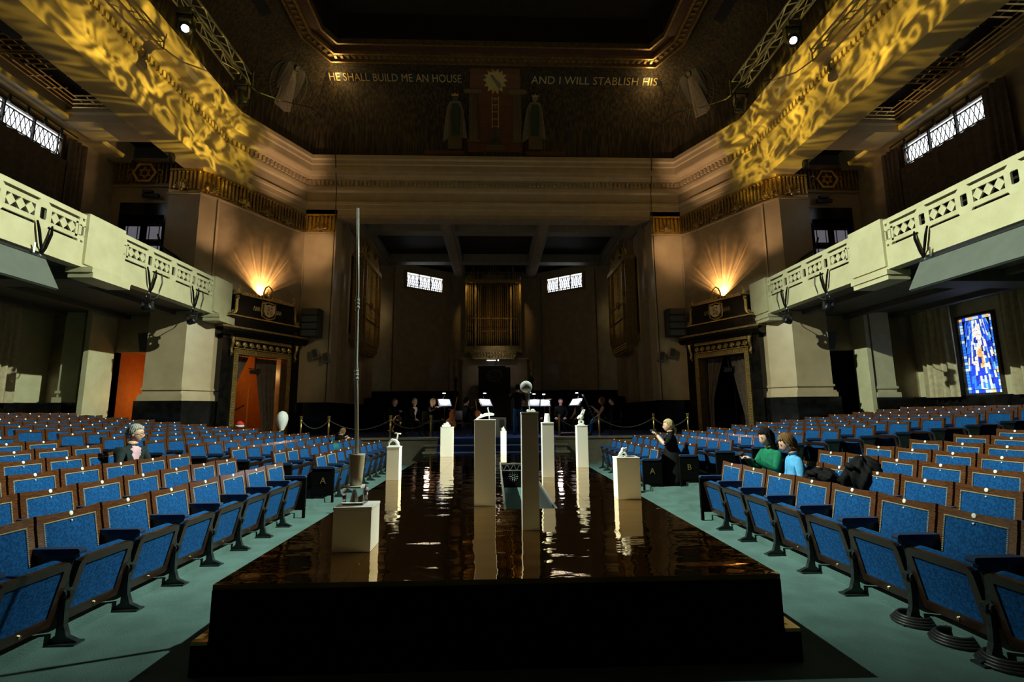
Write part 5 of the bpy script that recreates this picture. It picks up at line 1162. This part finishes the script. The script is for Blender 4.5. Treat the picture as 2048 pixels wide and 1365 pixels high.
# audience
person('grey-haired man in glasses and dark jacket over a pink shirt, seated left',(-4.99,7.0,.10),R(-12),sit(),cl('dark_jacket',front='pink_shirt'),'hair_grey','short',(R(28),0),glasses=True,sc=.96)
person('black-haired woman in a green cardigan holding a phone, seated right of the stage',(3.75,6.72,-.02),PI+R(8),sit(((.14,.21,.76),(.38,.09,.90)),((.14,-.21,.76),(.38,-.05,.91)),.03),cl('green_knit'),'hair_black','long',(R(-4),R(14)),sc=.97,curl=.9)
o=thing('mobile_phone','small dark phone in the hands of the woman in green','phone',(3.28,6.68,.93)); MB().mbox(Matrix.Rotation(R(-35),4,'Y'),.035,.07,.005).build('case','plastic',o); MB().mbox(Matrix.Rotation(R(-35),4,'Y')@Matrix.Translation((0,0,.006)),.031,.062,.001).build('screen','dgrey',o)
person('brown-haired woman in a light blue jumper leaning forward beside the woman in green',(3.74,6.13,-.05),PI+R(-14),sit(None,None,.06),cl('light_blue'),'hair_brown','bob',(0,R(22)),sc=.96)
person('blond woman in a black dress perched sideways holding up a camera',(3.58,10.02,-.02),R(165),
  dict(pelvis=(0,0,.62,.17),belly=(.02,0,.78,.165),chest=(.04,0,.97,.17),neck0=(.06,0,1.10,.085),neck1=(.07,0,1.155,.072),shL=(.05,.17,1.05,.078),shR=(.05,-.17,1.05,.078),elL=(.18,.22,.86,.055),wrL=(.32,.08,1.06,.034),elR=(.18,-.20,.86,.055),wrR=(.32,-.06,1.06,.034),hipL=(.03,.09,.58,.1),hipR=(.03,-.09,.58,.1),knL=(.2,.12,.36,.075),knR=(.2,-.12,.36,.075),anL=(.12,.12,.10,.05),anR=(.12,-.12,.10,.05),toL=(.26,.13,.05,.036),toR=(.26,-.13,.05,.036)),
  cl('black_cloth',fore='skin'),'hair_blond','bun',(R(6),0),curl=1.1,robe=([(.30,.06),(.29,.2),(.25,.45),(.20,.64),(.155,.76),(.12,.82)],'black_cloth',(.04,0)))
o=thing('camera','small black camera raised by the blond woman','camera',(3.23,10.10,1.12),R(165)); MB().box(-.03,.03,-.06,.06,-.04,.04).build('body','plastic',o); MB().lathe([(.03,0),(.028,.06)],12,mx=Matrix.Translation((.03,0,0))@Matrix.Rotation(PI/2,4,'Y')).build('lens','dgrey',o)
# coats flung over the seat backs
def coat(label,x,y,z,w,h,seed):
    mb=MB(); n,m=56,30; vs=[]
    for i in range(m+1):
        for k in range(n):
            th=PI*i/m; ph=2*PI*k/n
            f=1+.14*math.sin(3*ph+seed)*math.sin(2*th)-.16*abs(math.sin(4*ph+2.2*th+seed))**.6+.10*abs(math.sin(6*ph-3*th+1.3*seed))-.07*abs(math.sin(11*ph+5*th))
            vs.append((.17*math.sin(th)*math.cos(ph)*f,w*math.sin(th)*math.sin(ph)*f,h*math.cos(th)*(1+.14*math.sin(4*ph+seed))*(1+.3*(f-1))))
    mb.add(vs,[(i*n+k,(i+1)*n+k,(i+1)*n+(k+1)%n,i*n+(k+1)%n) for i in range(m) for k in range(n)])
    o=thing('coat',label,'coat',(x,y,z)); mb.build('bundle','black_cloth',o,smooth=True)
    MB().tube([(-.1,w*.3,h*.3),(-.16,w*.5,-.05),(-.14,w*.55,-h*.9)],[.05,.045,.03],8).build('sleeve','black_cloth',o,smooth=True)
    MB().tube([(-.15,-w*.4,h*.45),(-.17,0,h*.55),(-.13,w*.3,h*.4)],[.02,.035,.02],6).build('collar','black_cloth',o,smooth=True)
coat('large dark coat heaped over a seat right of the women',3.93,5.30,.80,.19,.19,5)
coat('flat black coat lying across the seats beside the woman in blue',3.80,5.78,.72,.26,.10,2)
# person and bag in the far left rows
person('person bending down in dark clothes at the far end of the left front rows',(-4.3,13.6,.1),R(60),sit(((.25,.2,.8),(.4,.1,.95)),((.2,-.22,.8),(.38,-.1,.93)),.16),cl('black_cloth',fore='skin'),'hair_brown','bob',(0,R(40)),sc=.8)
o=thing('bag','teal cloth bag on a seat in the far left rows','bag',(-3.95,12.2,.62)); cmat('teal_cloth',(.02,.12,.13)); soft(MB().ball((0,0,.08),(.16,.2,.14),14,9).build('sack','teal_cloth',o,smooth=True)); MB().tube([(0,-.1,.18),(0,-.05,.3),(0,.06,.3),(0,.1,.18)],.015,6).build('handle','teal_cloth',o)
o=thing('hat','red and white knitted hat lying on a seat by the left portal','hat',(-7.32,14.45,1.20)); cmat('red_cloth',(.6,.04,.03)); MB().lathe([(.11,-.03),(.115,.0),(.112,.03)],14).build('brim','white_cloth',o,smooth=True); MB().lathe([(.112,.03),(.09,.09),(.02,.14)],14).build('crown','red_cloth',o,smooth=True)

# ================================================================ ORCHESTRA
def chairish(x,y,rz,lab):
    o=thing('orchestra_chair',lab,'chair',(x,y,.75),rz,'orchestra chairs'); MB().box(-.2,.2,-.2,.2,.42,.46).build('seat','plastic',o); MB().box(-.22,-.19,-.2,.2,.55,.85).build('backrest','plastic',o)
    for a in (-1,1):
        for b in (-1,1): MB().tube([(a*.19,b*.18,0),(a*.19,b*.18,.43)],.012,5).build('leg','dgrey',o)
    for b in (-1,1): MB().tube([(-.2,b*.18,.43),(-.21,b*.18,.85)],.012,5).build('back_post','dgrey',o)
def player(label,x,y,face,hair,style,look=0,arL=None,arR=None,t='black_cloth',front=None,glasses=False,sleeve=None,leg='black_cloth'):
    rz=R(face); c=cl(t,sleeve,leg)
    if front: c['front']=front
    p=person(label,(x,y,.75-.03),rz,sit(arL,arR,.02),c,hair,style,(R(look),0),glasses=glasses,group='orchestra players')
    chairish(x-.05*math.cos(rz),y-.05*math.sin(rz),rz,'black chair under the '+label); return p
def stringed(label,name,x,y,z,rot,k,col='cello_wood'):
    if 'cello_wood' not in M: M['cello_wood']=mat('varnished_spruce',(.62,.20,.03),.25,0,(.45,.13,.02),8,coat=.5,stretch=(1,1,.3))
    o=thing(name,label,name,(x,y,z)); o.rotation_euler=rot
    out=[]
    for a in range(40):
        t=2*PI*a/40; w=.22+.035*math.cos(2*t)*1.2-.05*math.cos(t)*0; yy=.37*math.cos(t); wx=(.20 if yy<0 else .165)*abs(math.sin(t))**.75; wx*=1-.38*math.exp(-((yy-.05)/.10)**2); out.append((math.copysign(wx,math.sin(t))*k,yy*k))
    MB().prism(out,'x',-.055*k,.055*k).build('soundbox','cello_wood',o); MB().box(.05*k,.075*k,-.022*k,.022*k,-.05*k,.62*k).build('fingerboard','black',o)
    MB().tube([(.02*k,0,.34*k),(.01*k,0,.70*k),(-.03*k,0,.78*k),(.01*k,0,.82*k)],[.025*k,.018*k,.02*k,.016*k],7).build('neck','cello_wood',o); MB().box(.055*k,.11*k,-.05*k,.05*k,-.10*k,-.09*k).build('bridge','raw_wood',o); MB().box(.06*k,.085*k,-.025*k,.025*k,-.33*k,-.16*k).build('tailpiece','black',o)
    mb=MB(); [mb.tube([(.10*k,q*.012*k,-.095*k),(.08*k,q*.008*k,.62*k)],.0018,3) for q in (-1.5,-.5,.5,1.5)]; mb.build('strings','alu',o)
    if name=='cello': MB().tube([(0,0,-.37*k),(0,0,-.37*k-.16)],.008,5).build('endpin','alu',o)
    return o
def bow(label,a,b): 
    o=thing('bow',label,'bow',a); d=Vector(b)-Vector(a); MB().tube([(0,0,0),tuple(d)],[.009,.005],5).build('stick','dwood',o); MB().tube([(0,0,-.025),tuple(d+Vector((0,0,-.012)))],.003,4).build('hair','white_cloth',o)
player('dark-haired player with a french horn on the far left',-3.55,17.3,-40,'hair_brown','short',10,((.12,.24,.72),(.30,.05,.86)),((.1,-.22,.72),(.24,-.1,.62)))
o=thing('french_horn','brass french horn on the lap of the far left player','horn',(-3.38,17.0,1.28),R(-30))
for q in range(4): MB().tube([(.03*q-.04,(.15+.012*q)*math.cos(a*PI/10),(.15+.012*q)*math.sin(a*PI/10)) for a in range(21)],.013,6).build('tube_coil','brass',o,smooth=True)
MB().lathe([(.02,0),(.03,.12),(.06,.2),(.15,.27)],14,mx=Matrix.Translation((0,-.12,-.14))@Matrix.Rotation(R(150),4,'X')).build('bell','brass',o,smooth=True); MB().tube([(0,.1,.12),(.08,.06,.3),(.1,.05,.36)],[.012,.008,.012],6).build('mouthpipe','brass',o)
player('grey-haired bespectacled player with a white shirt front',-2.88,17.4,-35,'hair_grey','short',-5,front='white_cloth',glasses=True)
player('long-haired blond player playing the violin',-2.22,17.2,-20,'hair_blond','long',0,((.15,.28,.9),(.36,.22,1.0)),((.1,-.3,.85),(.28,-.12,1.0)))
stringed('violin under the chin of the long-haired player','violin',-1.95,17.2,1.75,(R(0),R(80),R(0)),.45); bow('thin bow raised by the long-haired violinist',(-2.0,17.0,1.75),(-1.75,16.95,2.15))
player('red-haired player playing the cello',-1.82,18.0,-70,'hair_brown','short',0,((.15,.25,.75),(.30,.1,.9)),((.1,-.26,.75),(.3,-.2,.6)))
stringed('orange varnished cello held by the red-haired player','cello',-1.55,17.35,1.30,(R(-14),R(0),R(-75)),1.0)
player('dark-haired player with a tall bow seen from behind',-1.05,16.9,40,'hair_black','short',0,((.15,.25,.78),(.33,.15,.95)),((.1,-.26,.75),(.3,-.2,.62)))
stringed('brown cello held by the dark-haired player left of the steps','cello',-.62,17.3,1.28,(R(-10),R(0),R(130)),.9); bow('cello bow lit blue beside the dark-haired player',(-.85,17.0,1.5),(-.83,17.0,2.15))
person('conductor in a dark shirt and jeans standing with back to the camera',(.74,16.9,.75),R(92),stand(((.10,.3,1.18),(.30,.22,1.35)),((.1,-.28,1.2),(.3,-.2,1.38))),cl('black_cloth',leg='jeans'),'hair_black','short',sc=1.0)
player('player with a trombone in the middle of the orchestra',1.55,18.6,-95,'hair_brown','short')
o=thing('trombone','brass trombone held upright in the orchestra','trombone',(1.95,18.0,1.55),R(10)); MB().tube([(0,-.04,-.45),(0,-.04,.4),(0,.04,.4),(0,.04,-.45)],.014,6).build('slide','brass',o); MB().lathe([(.015,0),(.02,.3),(.06,.42),(.12,.48)],12,mx=Matrix.Translation((.03,.08,.0))).build('bell','brass',o,smooth=True)
player('dark-haired player in a black polo behind the paper cup',2.35,17.9,-100,'hair_black','short')
player('seated player turned aside behind the bright music stand',3.12,18.35,-150,'hair_brown','short',0,sleeve='skin')
player('long-haired woman playing the bassoon',3.75,17.2,172,'hair_brown','long',0,((.15,.22,.75),(.34,.08,.95)),((.1,-.24,.72),(.28,-.12,.62)),sleeve='skin',leg='jeans')
player('short-haired player in black on the far right',4.25,17.8,160,'hair_black','short',15)
player('player behind the conductor under a pale stand lamp',1.05,18.8,-90,'hair_brown','short')
o=thing('bassoon','dark bassoon slanting up in front of the long-haired woman','bassoon',(3.4,17.15,1.1)); MB().tube([(.12,0,-.1),(-.18,.02,.62),(-.36,.03,1.02)],[.035,.03,.022],8).build('joints','dwood',o); MB().tube([(-.34,.03,.98),(-.37,.03,1.05)],.032,8).build('bell_ring','disc',o); MB().tube([(-.02,0,.32),(.08,0,.52),(.18,0,.50)],.008,5).build('crook','alu',o)
mb=MB(); [mb.ball((.06-.04*q,-.03,.05+.1*q),.016,5,4) for q in range(7)]; stuff(mb.build('keys','alu',o))
def music_stand(label,x,y,rz,power,tilt_=40):
    o=thing('music_stand',label,'music stand',(x,y,.75),R(rz)); mx=Matrix.Translation((0,0,1.12))@Matrix.Rotation(R(-90+tilt_),4,'Y')
    MB().tube([(0,0,.25),(0,0,1.1)],.012,6).build('pole','dgrey',o)
    for q in range(3): a=2*PI*q/3; MB().tube([(0,0,.3),(.25*math.cos(a),.25*math.sin(a),.01)],.01,5).build('leg','dgrey',o)
    MB().mbox(mx,.17,.24,.006).build('desk','plastic',o); MB().mbox(mx@Matrix.Translation((.0,0,.008)),.14,.20,.002).build('sheet_music','paper',o)
    MB().tube([tuple(mx@Vector((.17,0,0))),tuple(mx@Vector((.28,0,.02))),tuple(mx@Vector((.30,0,.12)))],.007,5).build('lamp_arm','dgrey',o)
    MB().mbox(mx@Matrix.Translation((.29,0,.15)),.012,.05,.010).build('lamp_head','ledlamp',o)
    p=Matrix.Translation((x,y,.75))@Matrix.Rotation(R(rz),4,'Z')@mx
    light('stand_or_fill_light','SPOT',tuple(p@Vector((.27,0,.16))),power,(.80,.85,1),tuple(p@Vector((-.1,0,0))),.03,130,.6)
music_stand('lit music stand left of the seated cellist',-1.72,16.6,118,18)
music_stand('lit music stand with blue light left of the steps',-.35,16.8,122,18)
music_stand('lit music stand right of the conductor in front of the bassoon',2.75,17.0,40,20)
music_stand('music stand half hidden behind the tallest pedestal',1.35,17.6,80,14)
music_stand('low lit music stand behind the paper cup',1.75,17.9,95,14)
light('stand_or_fill_light','POINT',(2.2,17.2,1.95),9,(.85,.8,1),None,.08)  # added fill over the players, belongs to no stand
light('stand_or_fill_light','POINT',(-2.3,16.7,1.7),5,(1,.8,.7),None,.08)  # second added fill, for the left players, on no stand
o=thing('cabinet','pale grey cabinet on the platform left of the conductor','cabinet',(.12,16.3,.75)); soft(MB().box(-.32,.20,-.2,.2,.0,.62).build('carcass','white',o)); MB().box(-.02,.14,-.21,-.2,.3,.56).build('vent_panel','beam',o)
o=thing('instrument_case','open dark instrument case lying on the platform right of the steps','case',(2.55,16.1,.75)); MB().prism(rrect(-.55,.55,-.18,.18,.12),'z',.0,.1).build('shell','plastic',o); MB().prism(rrect(-.45,.45,-.12,.12,.1),'z',.1,.13).build('lining','pink_shirt',o)
